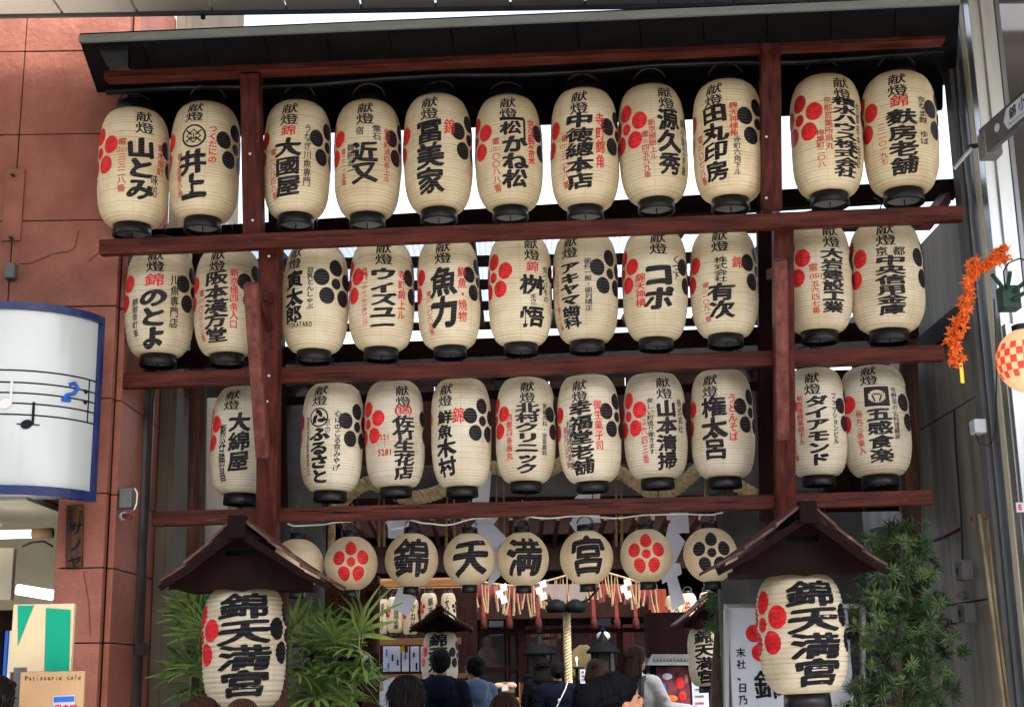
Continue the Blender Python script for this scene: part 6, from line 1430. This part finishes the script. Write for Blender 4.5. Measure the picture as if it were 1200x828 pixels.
    if hat == 'beanie':
        k = MB(); k.ell(hp(0, -.035, .050), (.098 * s, .112 * s, .096 * s), 24, 14, hr); k.ell(hp(0, -.115, .055), (.075 * s, .08 * s, .075 * s), 16, 10, hr)
        for q in range(24):
            a = q * 2 * math.pi / 24; pts = [hp(math.cos(a) * .101 * math.cos(e_), math.sin(a) * .119 * math.cos(e_) - .035, .050 + math.sin(e_) * .099) for e_ in (-.25, .2, .7, 1.2)]
            k.tube(pts, .0055 * s, 6)
        k.build('beanie', M['blackcloth'], t, remesh=.006, local=True)
        MB().tube([hp(math.cos(q) * .101, math.sin(q) * .114 - .035, .040 + .02 * math.sin(q)) for q in [2 * math.pi * i / 32 for i in range(33)]], .017 * s, 8).build('beanie_cuff', M['blackcloth'], t, local=True, smooth=True)
    if hat == 'cap': MB().ell(hp(0, -.01, .05), (.10 * s, .11 * s, .075 * s)).ell(hp(0, .0, .02), (.135 * s, .15 * s, .012 * s)).build('hat', M['blackcloth'], t, remesh=.006, local=True)
    if bag == 'cross': 
        P = [V(.12, -.02, 1.48), V(.08, -.12, 1.40), V(-.02, -.152, 1.22), V(-.13, -.14, 1.02), V(-.19, -.05, .93)]; MB().tube(P, .007 * s, 6).build('bag_strap', M['offwhite'], t, local=True, smooth=True)
        MB().cap(V(-.22, .05, .88), V(-.22, .16, .88), .06, .06).build('bag', M['blackcloth'], t, local=True, smooth=True); MB().ell(V(-.01, -.158, 1.26), (.014, .006, .022)).build('tag', M['plate'], t, local=True)
    if bag == 'tote':
        MB().tube([V(.10, .05, 1.47), V(.12, -.12, 1.42), V(.13, -.155, 1.2), V(.20, -.13, 1.0), V(.25, -.06, .92)], [.014 * s, .028 * s, .028 * s, .022 * s, .02 * s], 8).build('bag_strap', M['black'], t, local=True, smooth=True)
        bb = MB(); bb.ell(V(.25, -.08, .88), (.17 * s, .09 * s, .13 * s)); bb.ell(V(.33, -.04, .84), (.13 * s, .09 * s, .11 * s)); bb.cap(V(.12, -.12, .96), V(.36, -.10, .92), .03 * s, .03 * s); bb.build('shoulder_bag', M['black'], t, remesh=.012, local=True)
        MB().ell(V(.26, -.175, .92), (.035 * s, .012 * s, .03 * s)).build('bag_charm', M['offwhite'], t, local=True, smooth=True)
    if extra: extra(t, V, hp, s)
    return t
person('person in a dark hooded jacket with short black hair before the rear left lantern', 516, 757, 11.4, top='navy', hair='short', hood=True, arms='front', facing=-.05)
person('person in a faded blue hooded jacket with short dark hair, face turned left', 555, 766, 12.8, top='denim', hair='short', hood=True, arms='pray', facing=.35, headturn=.5)
person('person with thick black hair in dark clothes, foreground left of centre', 477, 787, 6.5, top='blackcloth', hair='short', facing=-.25, vox=.012)
person('person with smooth dark brown hair, only the crown showing below the bow stand', 591, 808, 7.6, top='blackcloth', hair='long', hm='hairbrown')
person('person in a black knit with a hair bun and thin bag strap', 653, 773, 15.4, top='navy', bottom='denim', hair='bun', bag='cross', facing=.1, arms='front')
person('person in black with a dark hat and long black hair, left of the bun', 636, 768, 16.2, top='blackcloth', hair='long', hat='cap', facing=-.15, arms='front')
person('person with reddish brown shoulder-length hair, right of the bell rope', 697, 770, 13.6, top='navy', hair='mid', hm='hairbrown', facing=-.1, arms='front')
person('person in a white ribbed top with long brown hair and a black shoulder bag', 744, 753, 11.6, top='offwhite', bottom='olive', hair='long', hm='hairbrown', facing=-.62, arms='reach', bag='tote', headturn=-.25)
person('person in a black beanie facing right, only the profile of the head in view', 702, 786, 5.9, top='navy', hair='none', hat='beanie', facing=-1.45, tilt=.25, headturn=.1, vox=.011)
pstr = person('person in a navy-striped white top bending beside the white notice board', 856, 778, 10.0, top='offwhite', hair='short', hm='hairbrown', facing=-.9, arms='reach', lean=.15)
for ch in pstr.children:
    if ch.name.startswith('top'): top_ = ch
ms_ = mat('striped_knit', (.3, .3, .3), .85, .05, 20, .2); t_ = ms_.node_tree; tc = t_.nodes.new('ShaderNodeTexCoord'); wv = t_.nodes.new('ShaderNodeTexWave'); wv.bands_direction = 'Z'; wv.inputs['Scale'].default_value = 9; wv.inputs['Distortion'].default_value = 1.0
cr_ = t_.nodes.new('ShaderNodeValToRGB'); cr_.color_ramp.elements[0].position = .62; cr_.color_ramp.elements[0].color = (.36, .37, .40, 1); cr_.color_ramp.elements[1].position = .68; cr_.color_ramp.elements[1].color = (.03, .035, .07, 1)
t_.links.new(tc.outputs['Object'], wv.inputs['Vector']); t_.links.new(wv.outputs['Fac'], cr_.inputs['Fac']); t_.links.new(cr_.outputs[0], t_.nodes['Principled BSDF'].inputs['Base Color']); top_.data.materials[0] = ms_
person('person with pale forehead and dark hair under the left roofed lantern', 236, 812, 6.2, top='blackcloth', hair='short', hm='hairbrown', facing=2.6, vox=.012)
person('person with dark brown hair just showing under the lower left lantern', 284, 815, 6.1, top='blackcloth', hair='mid', hm='hairbrown', facing=.3, vox=.012)
person('person with black hair cut by the left edge beside the poster board', -6, 786, 6.0, top='navy', hair='short', facing=-.3, vox=.012)
bpy.data.objects.remove(fo); bpy.data.curves.remove(fc)
